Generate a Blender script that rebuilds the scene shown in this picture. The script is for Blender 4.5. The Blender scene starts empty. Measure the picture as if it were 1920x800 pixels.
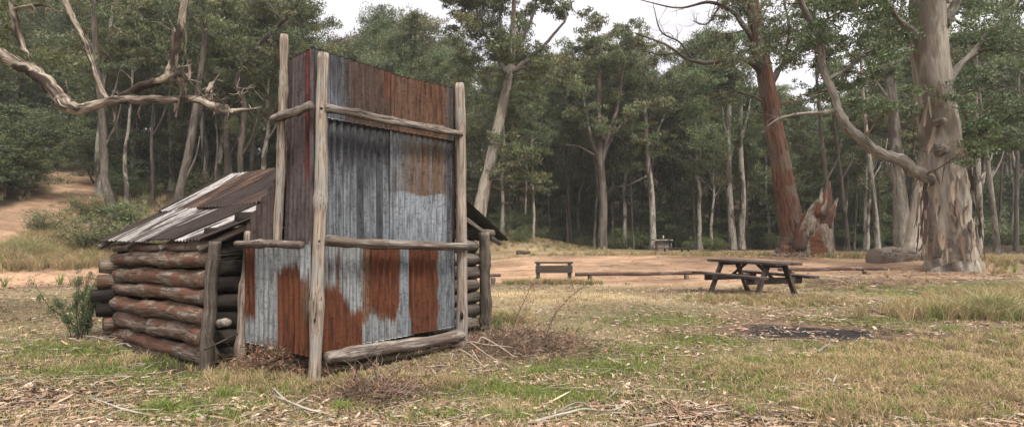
import bpy, math, random
import numpy as np
from mathutils import Vector, noise
S = bpy.context.scene
COL = S.collection
H, F, CX, HY = 1.55, 1050.0, 960.0, 442.0      # eye height, focal length in photo pixels, principal column, horizon row
def A(*a): return np.array(a, float)
def sm(x, a, b):
    t = np.clip((np.asarray(x, float)-a)/(b-a), 0, 1); return t*t*(3-2*t)

# ------------------------------------------------------------------ terrain
def gz(x, y):
    x = np.asarray(x, float); y = np.asarray(y, float)
    d = np.hypot(x, y); u = np.clip(x/np.maximum(y, .1), -3, 3)
    zr = np.interp(d, [0, 10, 14, 17.5, 21, 24, 28, 35, 45, 400], [0, 0, .11, .06, .25, .25, .54, .52, .45, .45])
    z = zr*sm(u, -.2, .12)
    s = np.interp(u, [-.7, -.5, -.25, 0, .15, 1], [24, 24, 27, 40, 52, 52])
    k = np.interp(u, [-.6, -.3, 0, .2, 1], [.27, .21, .12, .07, .07])+.20*sm(d, 60, 85)*sm(u, -.3, 0)
    e = np.maximum(0, d-s)
    e = np.where(e < 3, e*e/6, e-1.5)
    z = z + k*100*(1-np.exp(-e/100))*sm(y, 2, 14)
    z = z + 1.0*sm(d, 36, 45)*np.exp(-((u-.0)/.09)**2)
    amp = .012+.03*sm(d, 8, 30)+.5*sm(d, 50, 90)
    z = z + amp*(np.sin(x*.9+1.3*np.sin(y*.5))+np.sin(y*.8+x*.4+2))*.6
    z = z + .012*np.sin(x*2.7+y*1.9)*np.sin(y*3.1-x*1.1)
    return z
def W(px, py, d): return A((px-CX)/F*d, d, H+(HY-py)/F*d)
def hit(px, py):                                # the ground point seen at a photo position
    dd = np.concatenate([np.arange(3, 60, .05), np.arange(60, 300, .3)])
    x = (px-CX)/F*dd; z = H+(HY-py)/F*dd
    b = np.nonzero(z < gz(x, dd))[0]
    d = dd[b[0]] if len(b) else 60.
    x = (px-CX)/F*d
    return A(x, d, float(gz(x, d)))
def onground(px, d):
    x = (px-CX)/F*d; return A(x, d, float(gz(x, d)))

# ------------------------------------------------------------------ tagging and mesh helpers
def tag(o, label=None, cat=None, group=None, kind=None):
    for k, v in (('label', label), ('category', cat), ('group', group), ('kind', kind)):
        if v: o[k] = v
    return o
def link(o, parent=None):
    COL.objects.link(o)
    if parent is not None: o.parent = parent
    return o
def empty(name, loc=(0, 0, 0), rz=0, scale=1):
    o = bpy.data.objects.new(name, None); o.empty_display_size = .2
    o.location = loc; o.rotation_euler = (0, 0, rz); o.scale = (scale,)*3
    return link(o)
class MB:
    def __init__(s): s.V = []; s.n = 0; s.F = {3: [], 4: []}; s.C = []; s.L = []
    def add(s, V, quads=None, tris=None, col=(1, 1, 1), lc=None):
        V = np.asarray(V, float).reshape(-1, 3)
        if quads is not None and len(quads): s.F[4].append(np.asarray(quads, int)+s.n)
        if tris is not None and len(tris): s.F[3].append(np.asarray(tris, int)+s.n)
        c = np.asarray(col, float)
        if c.ndim == 1: c = np.tile(c, (len(V), 1))
        s.V.append(V); s.C.append(c); s.L.append(V if lc is None else lc); s.n += len(V); return s
    def mesh(s, name, mat, smooth=True):
        me = bpy.data.meshes.new(name)
        V = np.concatenate(s.V); C = np.concatenate(s.C); L = np.concatenate(s.L)
        me.vertices.add(len(V)); me.vertices.foreach_set('co', V.astype('f').ravel())
        q = np.concatenate(s.F[4]) if s.F[4] else np.zeros((0, 4), int)
        t = np.concatenate(s.F[3]) if s.F[3] else np.zeros((0, 3), int)
        idx = np.concatenate([q.ravel(), t.ravel()]).astype('i')
        me.loops.add(len(idx)); me.loops.foreach_set('vertex_index', idx)
        np_ = len(q)+len(t); me.polygons.add(np_)
        tot = np.concatenate([np.full(len(q), 4), np.full(len(t), 3)])
        st = np.concatenate([[0], np.cumsum(tot)[:-1]])
        me.polygons.foreach_set('loop_start', st.astype('i')); me.polygons.foreach_set('loop_total', tot.astype('i'))
        me.polygons.foreach_set('use_smooth', np.full(np_, smooth))
        me.update(calc_edges=True)
        a = me.attributes.new('col', 'FLOAT_COLOR', 'POINT')
        a.data.foreach_set('color', np.concatenate([C[:, :3], np.ones((len(C), 1))], 1).astype('f').ravel())
        b = me.attributes.new('lc', 'FLOAT_VECTOR', 'POINT'); b.data.foreach_set('vector', L.astype('f').ravel())
        me.materials.append(mat); return me
    def build(s, name, mat, parent=None, smooth=True):
        return link(bpy.data.objects.new(name, s.mesh(name, mat, smooth)), parent)

def spline(P, n):                               # Catmull-Rom through rows of P (any number of columns)
    P = np.asarray(P, float)
    if len(P) < 3: return np.array([P[0]+(P[-1]-P[0])*t for t in np.linspace(0, 1, n)])
    Q = np.vstack([2*P[0]-P[1], P, 2*P[-1]-P[-2]]); out = []
    for t in np.linspace(0, len(P)-1-1e-9, n):
        i = int(t); f = t-i; a, b, c, d = Q[i:i+4]
        out.append(.5*((2*b)+(c-a)*f+(2*a-5*b+4*c-d)*f*f+(3*b-a-3*c+d)*f**3))
    return np.array(out)
def tube(mb, P, R, sides=8, rough=0., col=(1, 1, 1), rng=None, caps=True, lobes=None, v0=0., seed=0, flat=None):
    P = np.asarray(P, float); n = len(P); R = np.broadcast_to(np.asarray(R, float), (n,))
    T = np.gradient(P, axis=0); T /= np.linalg.norm(T, axis=1)[:, None]+1e-9
    a = A(1, 0, 0) if abs(T[0][0]) < .8 else A(0, 1, 0)
    N = np.cross(T[0], a); N /= np.linalg.norm(N)
    V = []; L = []; th = np.linspace(0, 2*math.pi, sides, endpoint=False); v = v0
    ph = seed*1.7
    for i in range(n):
        if i: v += np.linalg.norm(P[i]-P[i-1])
        N = N-T[i]*np.dot(N, T[i]); N /= np.linalg.norm(N)+1e-9
        B = np.cross(T[i], N)
        r = R[i]*np.ones(sides)
        if rough:
            r = r*(1+rough*(.6*np.sin(3*th+ph+v*.25)+.55*np.sin(5*th+ph*2.3-v*.3)+.5*np.sin(2*th+v*.35/max(R[0], .05)+ph)+.4*np.sin(9*th+ph+v*.2)))
            r = r*(1+rough*.35*math.sin(v*.5/max(R[0], .05)+ph*3))
            if rng is not None: r = r*(1+rough*.22*rng.standard_normal(sides))
        if lobes is not None: r = r*(1+lobes(i/(n-1))*(np.sin(5*th+ph)*.5+np.sin(8*th+1+ph)*.35))
        q = r if flat is None else r
        c, s_ = np.cos(th)*q, np.sin(th)*q*(1 if flat is None else flat)
        V.append(P[i]+c[:, None]*N+s_[:, None]*B)
        L.append(np.stack([np.cos(th)*R[i], np.sin(th)*R[i], np.full(sides, v)], 1)+A(seed*3.1, 0, seed*1.3))
    V = np.concatenate(V); L = np.concatenate(L)
    i = np.arange(n-1)[:, None]*sides; j = np.arange(sides)[None]; j2 = (j+1) % sides
    Q = np.stack([i+j, i+j2, i+sides+j2, i+sides+j], -1).reshape(-1, 4)
    tr = None
    if caps:
        V = np.vstack([V, P[0], P[-1]]); L = np.vstack([L, A(0, 0, v0)+A(seed*3.1, 0, 0), A(0, 0, v)+A(seed*3.1, 0, 0)])
        k = n*sides; jj = np.arange(sides); jn = (jj+1) % sides
        tr = np.vstack([np.stack([np.full(sides, k), jn, jj], 1), np.stack([np.full(sides, k+1), (n-1)*sides+jj, (n-1)*sides+jn], 1)])
    mb.add(V, Q, tr, col, L); return mb
def log_tube(mb, a, b, r0, r1, seed=0, sides=14, bend=.02, rough=.07, n=26, flat=None):
    rng = np.random.default_rng(seed+77)
    a = np.asarray(a, float); b = np.asarray(b, float); t = np.linspace(0, 1, n)
    P = a+(b-a)*t[:, None]; L = np.linalg.norm(b-a)
    off = rng.normal(0, 1, 3)
    P += (np.sin(t*math.pi)*bend*L)[:, None]*off/np.linalg.norm(off)
    P += (np.sin(t*9+seed)*r0*.10)[:, None]*A(0, .3, 1)+(np.sin(t*14+seed*2)*r0*.08)[:, None]*A(.6, .6, 0)
    R = r0+(r1-r0)*t
    R = R*(1+.05*np.sin(t*17+seed)+.04*np.sin(t*31+seed*2))
    for _ in range(3):
        k = rng.uniform(.1, .9); R = R*(1+.14*np.exp(-((t-k)/.02)**2))
    R[0] *= .90; R[-1] *= .90
    return tube(mb, P, R, sides, rough, rng=rng, seed=seed, flat=flat)
def box(mb, c, s, X=(1, 0, 0), Y=None, Z=(0, 0, 1), col=(1, 1, 1), bev=.006, lc=True):
    X = np.asarray(X, float); X /= np.linalg.norm(X); Z = np.asarray(Z, float); Z /= np.linalg.norm(Z)
    Y = np.cross(Z, X); Y /= np.linalg.norm(Y); Z = np.cross(X, Y)
    h = np.asarray(s, float)/2; b = min(bev, *(h*.4)); V = []
    M = np.array([X, Y, Z])
    corners = [(i, j, k) for i in (-1, 1) for j in (-1, 1) for k in (-1, 1)]
    for c3 in corners:                          # three bevel vertices per corner
        c3 = np.array(c3, float)
        for ax in range(3):
            p = c3*(h-b); p[ax] = c3[ax]*h[ax]; V.append(p)
    V = np.array(V); Q = []; T = []
    ci = {c3: i*3 for i, c3 in enumerate(corners)}
    def orient(f):
        p = V[f]; nrm = np.cross(p[1]-p[0], p[2]-p[1])
        return f if np.dot(nrm, p.mean(0)) > 0 else f[::-1]
    for ax in range(3):
        o = [a for a in range(3) if a != ax]
        for sg in (-1, 1):
            f = []
            for u_, v_ in ((-1, -1), (1, -1), (1, 1), (-1, 1)):
                c3 = [0]*3; c3[ax] = sg; c3[o[0]] = u_; c3[o[1]] = v_; f.append(ci[tuple(c3)]+ax)
            Q.append(orient(f))
        for u_ in (-1, 1):
            for v_ in (-1, 1):
                f = []
                for w in (-1, 1):
                    c3 = [0]*3; c3[ax] = w; c3[o[0]] = u_; c3[o[1]] = v_; f.append((ci[tuple(c3)]+o[0], ci[tuple(c3)]+o[1]))
                Q.append(orient([f[0][0], f[0][1], f[1][1], f[1][0]]))
    for c3 in corners: T.append(orient([ci[c3], ci[c3]+1, ci[c3]+2]))
    k = int(np.argmax(s)); order = [i for i in range(3) if i != k]+[k]
    L = V[:, order]+A(c[0]*7, c[1]*7, c[2]*3)
    mb.add(V@M+np.asarray(c, float), Q, T, col, L); return mb
def beam(mb, a, b, w, t, up=(0, 0, 1), col=(1, 1, 1), bev=.005):
    a = np.asarray(a, float); b = np.asarray(b, float); X = b-a; L = np.linalg.norm(X); X /= L
    Z = np.asarray(up, float); Z = Z-X*np.dot(X, Z); return box(mb, (a+b)/2, (L, w, t), X, None, Z, col, bev)

# ------------------------------------------------------------------ materials
def mat(name):
    m = bpy.data.materials.new(name); m.use_nodes = True; nt = m.node_tree
    for n in list(nt.nodes): nt.nodes.remove(n)
    return m, nt
class NT:
    def __init__(s, nt): s.t = nt
    def n(s, ty, **k):
        x = s.t.nodes.new(ty)
        for a, b in k.items():
            if a in x.inputs.keys() if not isinstance(a, int) else False: pass
            setattr(x, a, b)
        return x
    def l(s, a, b): s.t.links.new(a, b)
    def noise(s, vec, scale, detail=4, rough=.55, dist=0):
        x = s.n('ShaderNodeTexNoise'); x.inputs['Scale'].default_value = scale; x.inputs['Detail'].default_value = detail
        x.inputs['Roughness'].default_value = rough; x.inputs['Distortion'].default_value = dist; s.l(vec, x.inputs['Vector']); return x.outputs['Fac']
    def ramp(s, fac, pts):
        x = s.n('ShaderNodeValToRGB'); cr = x.color_ramp
        while len(cr.elements) < len(pts): cr.elements.new(.5)
        for e, (p, c) in zip(cr.elements, pts): e.position = p; e.color = (c, c, c, 1) if not hasattr(c, '__len__') else (*c, 1)
        s.l(fac, x.inputs['Fac']); return x.outputs['Color']
    def mix(s, a, b, f, mode='MIX'):
        x = s.n('ShaderNodeMix', data_type='RGBA', blend_type=mode)
        for v, i in ((f, 0), (a, 6), (b, 7)):
            if hasattr(v, 'is_output'): s.l(v, x.inputs[i])
            elif i == 0: x.inputs[0].default_value = v
            else: x.inputs[i].default_value = (*v, 1) if len(v) == 3 else v
        return x.outputs[2]
    def scalev(s, vec, sc):
        x = s.n('ShaderNodeVectorMath', operation='MULTIPLY'); s.l(vec, x.inputs[0]); x.inputs[1].default_value = sc; return x.outputs[0]
    def attr(s, name):
        x = s.n('ShaderNodeAttribute'); x.attribute_name = name; return x
    def math(s, op, a, b=0., clamp=False):
        x = s.n('ShaderNodeMath', operation=op); x.use_clamp = clamp
        for i, v in enumerate((a, b)):
            if hasattr(v, 'is_output'): s.l(v, x.inputs[i])
            else: x.inputs[i].default_value = v
        return x.outputs[0]
    def out(s, color, rough=.8, bump=None, bs=.3, bd=.01, metal=0, transl=None, spec=.3):
        o = s.n('ShaderNodeOutputMaterial'); p = s.n('ShaderNodeBsdfPrincipled')
        if hasattr(color, 'is_output'): s.l(color, p.inputs['Base Color'])
        else: p.inputs['Base Color'].default_value = (*color, 1)
        if hasattr(rough, 'is_output'): s.l(rough, p.inputs['Roughness'])
        else: p.inputs['Roughness'].default_value = rough
        p.inputs['Metallic'].default_value = metal; p.inputs['Specular IOR Level'].default_value = spec
        if bump is not None:
            b = s.n('ShaderNodeBump'); b.inputs['Strength'].default_value = bs; b.inputs['Distance'].default_value = bd
            s.l(bump, b.inputs['Height']); s.l(b.outputs[0], p.inputs['Normal'])
        if transl:
            t = s.n('ShaderNodeBsdfTranslucent'); s.l(color, t.inputs[0]); m = s.n('ShaderNodeMixShader'); m.inputs[0].default_value = transl
            s.l(p.outputs[0], m.inputs[1]); s.l(t.outputs[0], m.inputs[2]); s.l(m.outputs[0], o.inputs[0])
        else: s.l(p.outputs[0], o.inputs[0])

def bark(name, c1, c2, c3, low=None, low_h=(1, 3), sx=7, sz=.9, blot=1.0, bd=.03):
    m, nt = mat(name); N = NT(nt); lc = N.attr('lc').outputs['Vector']
    st = N.noise(N.scalev(lc, (sx, sx, sz)), 2.2, 6, .62, .3)
    fi = N.noise(N.scalev(lc, (sx*3.2, sx*3.2, sz*1.5)), 3, 4, .6)
    bl = N.noise(N.scalev(lc, (1.6*blot, 1.6*blot, .55*blot)), 1.3, 3, .55, .5)
    c = N.mix(c1, c2, N.ramp(st, [(.38, 0), (.6, 1)]))
    c = N.mix(c, c3, N.ramp(bl, [(.5, 0), (.57, 1)]))
    if low:
        sep = N.n('ShaderNodeSeparateXYZ'); N.l(lc, sep.inputs[0])
        h = N.math('ADD', sep.outputs[2], N.math('MULTIPLY', N.math('SUBTRACT', bl, .5), -4*(low_h[1]-low_h[0])))
        mr = N.n('ShaderNodeMapRange'); N.l(h, mr.inputs[0]); mr.inputs[1].default_value = low_h[0]; mr.inputs[2].default_value = low_h[1]
        mr.inputs[3].default_value = 1; mr.inputs[4].default_value = 0
        lo = N.mix(low[0], low[1], N.ramp(fi, [(.42, 0), (.58, 1)]))
        lo = N.mix(lo, low[2], N.ramp(N.noise(N.scalev(lc, (3, 3, .8)), 1.9, 3, .6, .6), [(.52, 0), (.6, 1)]))
        c = N.mix(c, lo, mr.outputs[0])
    cf = N.math('ADD', N.math('MULTIPLY', mr.outputs[0], .75), .1) if low else 1.
    c = N.mix(c, (.02, .016, .013), N.math('MULTIPLY', cf, N.ramp(fi, [(.34, .8), (.46, 0)])))
    ck = N.noise(N.scalev(lc, (sx*2.6, sx*2.6, sz*.45)), 2.5, 3, .5, .2); c = N.mix(c, (.018, .014, .012), N.math('MULTIPLY', cf, N.ramp(ck, [(.36, .85), (.41, 0)])))
    N.out(c, .9, N.math('ADD', st, N.math('MULTIPLY', fi, .5)), .8, bd, spec=.15); return m
M = {}
M['gum'] = bark('pale_gum_bark', (.27, .245, .21), (.155, .14, .12), (.09, .075, .065), blot=.7, bd=.015)
M['gumbig'] = bark('old_gum_bark', (.37, .335, .285), (.23, .20, .17), (.15, .125, .10), low=((.21, .135, .085), (.05, .033, .025), (.36, .29, .22)), low_h=(1.8, 5.0), sx=4.2, sz=.5, blot=.55, bd=.06)
M['red'] = bark('red_stringy_bark', (.17, .08, .05), (.05, .026, .019), (.12, .088, .07), sx=7, sz=.5, bd=.06)
M['white'] = bark('white_gum_bark', (.42, .39, .34), (.24, .22, .19), (.10, .08, .065), blot=.8, bd=.01)
M['grey'] = bark('grey_bark', (.115, .096, .08), (.06, .05, .042), (.15, .13, .11), bd=.02)
M['dark'] = bark('dark_bark', (.07, .055, .045), (.04, .032, .027), (.10, .085, .07), bd=.02)
M['limb'] = bark('mottled_limb_bark', (.42, .36, .29), (.17, .135, .11), (.045, .034, .028), sx=5, sz=1.3, blot=2.2, bd=.012)
M['stump'] = bark('weathered_stump_wood', (.26, .225, .19), (.10, .082, .068), (.11, .045, .024), sx=6, sz=.6, blot=.8, bd=.05)
M['post'] = bark('weathered_pole_wood', (.38, .32, .26), (.17, .135, .11), (.27, .25, .225), sx=16, sz=.8, blot=2.2, bd=.008)
M['rail'] = bark('silvered_rail_wood', (.30, .265, .235), (.075, .06, .052), (.13, .10, .085), sx=17, sz=.8, blot=2, bd=.012)
M['log'] = bark('wall_log_wood', (.25, .20, .16), (.075, .055, .043), (.12, .06, .040), sx=11, sz=.8, blot=3.2, bd=.012)
M['blacklog'] = bark('near_black_log_wood', (.022, .018, .016), (.012, .01, .009), (.04, .033, .028), sx=11, sz=.9, blot=2)  # near-black; on the gable logs the gap's darkness is put into the colour
M['table'] = bark('dark_table_timber', (.068, .052, .046), (.035, .028, .026), (.09, .07, .06), sx=14, sz=1.2, blot=2, bd=.003)
M['greenwood'] = bark('mossy_painted_timber', (.085, .088, .07), (.045, .05, .042), (.07, .055, .045), sx=14, sz=1.2, blot=2, bd=.003)
M['brownrail'] = bark('brown_rail_wood', (.13, .085, .065), (.055, .035, .028), (.17, .13, .11), sx=14, sz=1, blot=2, bd=.004)
M['redwood'] = bark('dark_red_heartwood', (.12, .05, .032), (.045, .024, .018), (.09, .06, .045), sx=7, sz=.6, bd=.05)
M['slab'] = bark('dark_slab_wood', (.17, .145, .125), (.06, .05, .043), (.11, .09, .075), sx=16, sz=.8, blot=2, bd=.012)
M['fallen'] = bark('fallen_log_wood', (.29, .25, .215), (.12, .095, .08), (.24, .185, .145), sx=5, sz=1, blot=1.2, bd=.03)

def vcol(name, rough=.8, transl=None, var=.35, nscale=2., metal=0, bump=None, bs=.3, bd=.004, spec=.3, dark=0):
    m, nt = mat(name); N = NT(nt); c = N.attr('col').outputs['Color']
    g = N.n('ShaderNodeNewGeometry').outputs['Position']
    if var:
        f = N.noise(g, nscale, 4, .6); c = N.mix(c, (1-var, 1-var, 1-var), N.ramp(f, [(.35, 1), (.65, 0)]), 'MULTIPLY')
    if name.endswith('foliage'):
        oi = N.n('ShaderNodeObjectInfo'); h = N.n('ShaderNodeHueSaturation'); N.l(c, h.inputs['Color'])
        N.l(N.math('ADD', N.math('MULTIPLY', oi.outputs['Random'], .05), .475), h.inputs['Hue'])
        N.l(N.math('ADD', N.math('MULTIPLY', oi.outputs['Random'], .5), .72), h.inputs['Value']); c = h.outputs[0]
    b = N.noise(g, bump, 5, .6) if bump else None
    N.out(c, rough, b, bs, bd, metal, transl, spec); return m
M['leaf'] = vcol('gum_foliage', .55, .22, .25, 1.2, spec=.35)
M['grass'] = vcol('grass_blades', .8, .25, 0)
M['litter'] = vcol('leaf_litter', .85, None, 0)
M['twig'] = vcol('dry_twigs', .9, None, .2, 9)

def iron():
    m, nt = mat('corrugated_iron'); N = NT(nt); c = N.attr('col').outputs['Color']; lc = N.attr('lc').outputs['Vector']
    a = N.noise(N.scalev(lc, (14, 14, 1.6)), 2.2, 6, .65)
    b = N.noise(N.scalev(lc, (1, 1, 1)), 26, 5, .7)
    s = N.noise(N.scalev(lc, (30, 30, .7)), 2, 3, .6)
    c = N.mix(c, (.42, .40, .40), N.ramp(a, [(.36, 1), (.56, 0)]), 'MULTIPLY')
    c = N.mix(c, (1.35, 1.35, 1.38), N.ramp(s, [(.54, 0), (.66, 1)]), 'MULTIPLY')
    c = N.mix(c, (.55, .5, .48), N.ramp(b, [(.36, 1), (.48, 0)]), 'MULTIPLY')
    sp = N.n('ShaderNodeSeparateColor'); N.l(N.attr('col').outputs['Color'], sp.inputs[0]); z = N.ramp(sp.outputs[2], [(.05, 0), (.2, 1)])
    N.out(c, N.math('SUBTRACT', .92, N.math('MULTIPLY', z, N.math('ADD', .15, N.math('MULTIPLY', b, .6)))), b, .35, .004, 0, spec=.3)
    pb = [n for n in nt.nodes if n.type == 'BSDF_PRINCIPLED'][0]; N.l(N.math('MULTIPLY', z, .45), pb.inputs['Metallic']); return m
M['iron'] = iron()

# ------------------------------------------------------------------ ground
CH = {}
def blob(ch, px, py, rx, ry, st=1., rot=0.):
    p = hit(px, py); CH.setdefault(ch, []).append((p[0], p[1], rx, ry, st, rot))
def strip(ch, pts, w, st=1.):
    P = spline(np.array([hit(*p)[:2] for p in pts]), 40); CH.setdefault(ch+'_s', []).append((P, w, st))
# orange dirt of the clearing and the tracks
strip('dirt', [(905, 500), (1100, 494), (1330, 496), (1480, 500), (1640, 506)], 3.4, 1.0)
strip('dirt', [(905, 516), (1100, 513), (1340, 514)], 2.2, 1.1)
strip('dirt', [(-160, 500), (0, 428), (70, 400), (130, 374), (168, 354)], 1.15, 1.3)
strip('dirt', [(168, 354), (150, 348), (120, 340), (145, 324)], 1.2, 1.5)
strip('brown', [(-200, 540), (0, 532), (160, 528), (300, 520)], 3.2, .95); strip('dirt', [(-200, 536), (0, 532), (190, 524)], 2.2, .75)
strip('straw', [(900, 478), (1150, 476), (1400, 478), (1650, 484), (1900, 486)], 3.8, 1.0)
blob('straw', 1010, 555, 3.2, 1.8, .8); blob('straw', 1180, 560, 2.5, 1.2, .5); blob('straw', 1560, 700, 1.3, .9, .8); blob('straw', 1750, 680, 1.6, 1.3, .9)
blob('straw', 60, 480, 3.5, 3.5, .9); blob('straw', 60, 465, 3, 3, .9); blob('straw', 1600, 560, 2, 1, .5)
blob('green', 1150, 690, 1.1, .6, .9); blob('green', 1050, 740, .8, .4, .9); blob('green', 1330, 640, 1.2, .9, .8); blob('green', 1240, 600, 2.2, 1.0, .7)
blob('green', 1620, 600, 1.6, .7, .8); blob('green', 1800, 545, 3.5, 1.4, .9); blob('green', 300, 700, 1.5, .8, .9); blob('green', 460, 700, .9, .5, .9)
blob('green', 380, 770, .7, .35, .8); blob('green', 660, 720, 1.6, .5, .6); blob('green', 120, 650, 1.2, .6, .7); blob('green', 1330, 720, .9, .5, .6); blob('green', 1090, 620, 1.0, .8, .4)
blob('green', 1500, 650, 1.5, .5, .6); blob('green', 720, 750, .8, .4, .5); blob('green', 290, 372, 4, 4, .8); blob('green', 560, 730, 1.0, .4, .8); blob('green', 900, 730, .9, .35, .8); blob('green', 1180, 660, 1.8, .8, .6); blob('green', 200, 660, 1.4, .5, .8); blob('green', 1420, 680, 1.0, .5, .6); blob('green', 1000, 780, .7, .2, .6); blob('green', 780, 780, .6, .25, .6)
blob('brown', 1430, 600, 2.2, 1.6, .7); blob('brown', 1350, 545, 3, 1.2, .8); blob('brown', 150, 740, 1.2, .8, .9); blob('brown', 1000, 640, 1.0, 1.2, .8); blob('brown', 1750, 780, 1.6, .5, .6)
blob('brown', 1650, 530, 4, 1.2, .9); blob('brown', 1290, 780, 1.4, .4, .7); blob('brown', 620, 780, 1.0, .3, .6)
blob('char', 1515, 624, 1.15, .55, 1.3); blob('brown', 1510, 624, 2.2, 1.1, 1.1); blob('char', 1430, 612, .7, .35, .7); blob('char', 1600, 632, .5, .25, .7); blob('char', 1850, 668, .25, .15, .9)
def chan(ch, x, y):
    o = np.zeros_like(x)
    for (cx, cy, rx, ry, st, rot) in CH.get(ch, []):
        o = np.maximum(o, st*np.exp(-(((x-cx)/rx)**2+((y-cy)/ry)**2)))
    for (P, w, st) in CH.get(ch+'_s', []):
        dm = np.full(x.shape, 1e9)
        for p in P: dm = np.minimum(dm, (x-p[0])**2+(y-p[1])**2)
        o = np.maximum(o, st*np.exp(-dm/w**2*.8))
    return o
hutc = np.array([[-3.9, 6.3], [-.2, 9.2], [-3.3, 12.2], [-6.5, 8.9]])
def inside_hut(x, y, m=0.):
    c = hutc.mean(0); P = c+(hutc-c)*(1+m); r = np.ones(np.shape(x), bool)
    for i in range(4):
        a, b = P[i], P[(i+1) % 4]; r &= ((b[0]-a[0])*(y-a[1])-(b[1]-a[1])*(x-a[0])) > 0
    return r
_hut0 = inside_hut
def inside_hut(x, y, m=0.):
    dx, dy = x+2.14, y-6.1; s = dx*.644+dy*.766; t = -dx*.766+dy*.644
    return _hut0(x, y, m) | ((s > -.12) & (s < 2.35) & (t > -.10) & (t < 1.5))
def forest_mask(x, y):                          # 1 where the wood stands
    d = np.hypot(x, y); u = x/np.maximum(y, .1)
    e = np.interp(u, [-1.2, -.95, -.75, -.62, -.45, -.2, -.05, .1, .3, 1.2], [30, 36, 34, 26, 20, 26, 42, 46, 47, 44])
    return sm(d, e-3, e+3)
def build_ground():
    rr = np.concatenate([[.0], np.geomspace(1.2, 900, 330)])
    th = np.concatenate([np.linspace(-62, 62, 460), np.linspace(65, 295, 70)])*math.pi/180
    R, T = np.meshgrid(rr, th, indexing='ij'); X = R*np.sin(T); Y = R*np.cos(T); Z = gz(X, Y)
    V = np.stack([X, Y, Z], -1).reshape(-1, 3); n, m = R.shape
    for k in range(len(V)):
        d2 = V[k, 0]**2+V[k, 1]**2
        if d2 < 900: V[k, 2] += .018*noise.noise(Vector((V[k, 0]*2.1, V[k, 1]*2.1, 0)))+.01*noise.noise(Vector((V[k, 0]*6, V[k, 1]*6, 3)))
    i = np.arange(n-1)[:, None]*m; j = np.arange(m)[None]; j2 = (j+1) % m
    Q = np.stack([i+j, i+m+j, i+m+j2, i+j2], -1).reshape(-1, 4)[:, ::-1]
    x, y = V[:, 0], V[:, 1]
    mb = MB(); mb.add(V, Q)
    C = np.stack([chan('dirt', x, y), chan('green', x, y), chan('brown', x, y)], 1)
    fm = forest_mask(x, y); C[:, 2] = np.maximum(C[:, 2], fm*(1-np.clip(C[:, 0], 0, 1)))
    D = np.stack([chan('straw', x, y), chan('char', x, y), np.maximum(fm*(1-np.clip(C[:, 0]*2, 0, 1)), inside_hut(x, y))], 1)  # hut and chimney floor painted dark too, for the black void below the rail
    mb.C = [C]; mb.L = [D]
    m_, nt = mat('ground_soil_and_grass'); N = NT(nt); g = N.n('ShaderNodeNewGeometry').outputs['Position']
    za = N.n('ShaderNodeSeparateColor'); N.l(N.attr('col').outputs['Color'], za.inputs[0])
    zb = N.n('ShaderNodeSeparateXYZ'); N.l(N.attr('lc').outputs['Vector'], zb.inputs[0])
    n1 = N.noise(g, 1.1, 7, .68, .3); n2 = N.noise(g, 9, 6, .7); n3 = N.noise(N.scalev(g, (1, 1.0, 1)), 38, 4, .7); n4 = N.noise(g, .33, 4, .6)
    base = N.mix((.25, .195, .13), (.17, .15, .085), N.ramp(n1, [(.4, 0), (.6, 1)]))
    base = N.mix(base, (.25, .2, .15), N.ramp(n3, [(.56, 0), (.66, .8)]))
    def lay(c, z, col, lo=.35, hi=.62, amt=1.):
        f = N.math('ADD', z, N.math('MULTIPLY', N.math('SUBTRACT', n2, .5), .7)); f = N.math('ADD', f, N.math('MULTIPLY', N.math('SUBTRACT', n1, .5), .6))
        f = N.ramp(f, [(lo, 0), (hi, 1)])
        if amt < 1: f = N.math('MULTIPLY', f, amt)
        return N.mix(c, col, f)
    straw = N.mix((.42, .33, .20), (.30, .23, .13), N.ramp(n3, [(.4, 0), (.6, 1)]))
    green = N.mix((.065, .085, .022), (.12, .125, .04), N.ramp(n3, [(.4, 0), (.6, 1)]))
    brown = N.mix((.16, .105, .075), (.075, .05, .036), N.ramp(n2, [(.42, 0), (.6, 1)]))
    brown = N.mix(brown, (.25, .19, .15), N.ramp(n3, [(.56, 0), (.64, .8)]))
    dirt = N.mix((.42, .285, .19), (.31, .195, .125), N.ramp(n1, [(.4, 0), (.6, 1)]))
    dirt = N.mix(dirt, (.50, .385, .27), N.ramp(n2, [(.55, 0), (.68, .8)]))
    rut = N.noise(N.scalev(g, (.22, 2.1, 1)), 1.0, 4, .6, .3); dirt = N.mix(dirt, (.22, .14, .095), N.math('MULTIPLY', N.ramp(rut, [(.5, 0), (.62, 1)]), .65)); dirt = N.mix(dirt, (.2, .15, .11), N.ramp(n3, [(.58, 0), (.64, .8)]))
    c = lay(base, zb.outputs[0], straw, .3, .65); c = lay(c, za.outputs[2], brown, .3, .65); c = lay(c, za.outputs[1], green, .36, .7, .85); c = lay(c, za.outputs[0], dirt, .25, .5)
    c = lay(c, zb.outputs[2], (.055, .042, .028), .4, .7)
    char = N.mix((.012, .011, .012), (.05, .045, .043), N.ramp(n3, [(.45, 0), (.6, 1)])); c = lay(c, zb.outputs[1], char, .4, .75)
    c = N.mix(c, (.62, .62, .62), N.ramp(n4, [(.42, 1), (.6, 0)]), 'MULTIPLY')
    N.out(c, .95, N.math('ADD', n2, N.math('MULTIPLY', n3, .5)), .9, .05, spec=.1)
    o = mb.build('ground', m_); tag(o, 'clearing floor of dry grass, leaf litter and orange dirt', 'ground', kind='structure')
build_ground()

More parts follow.
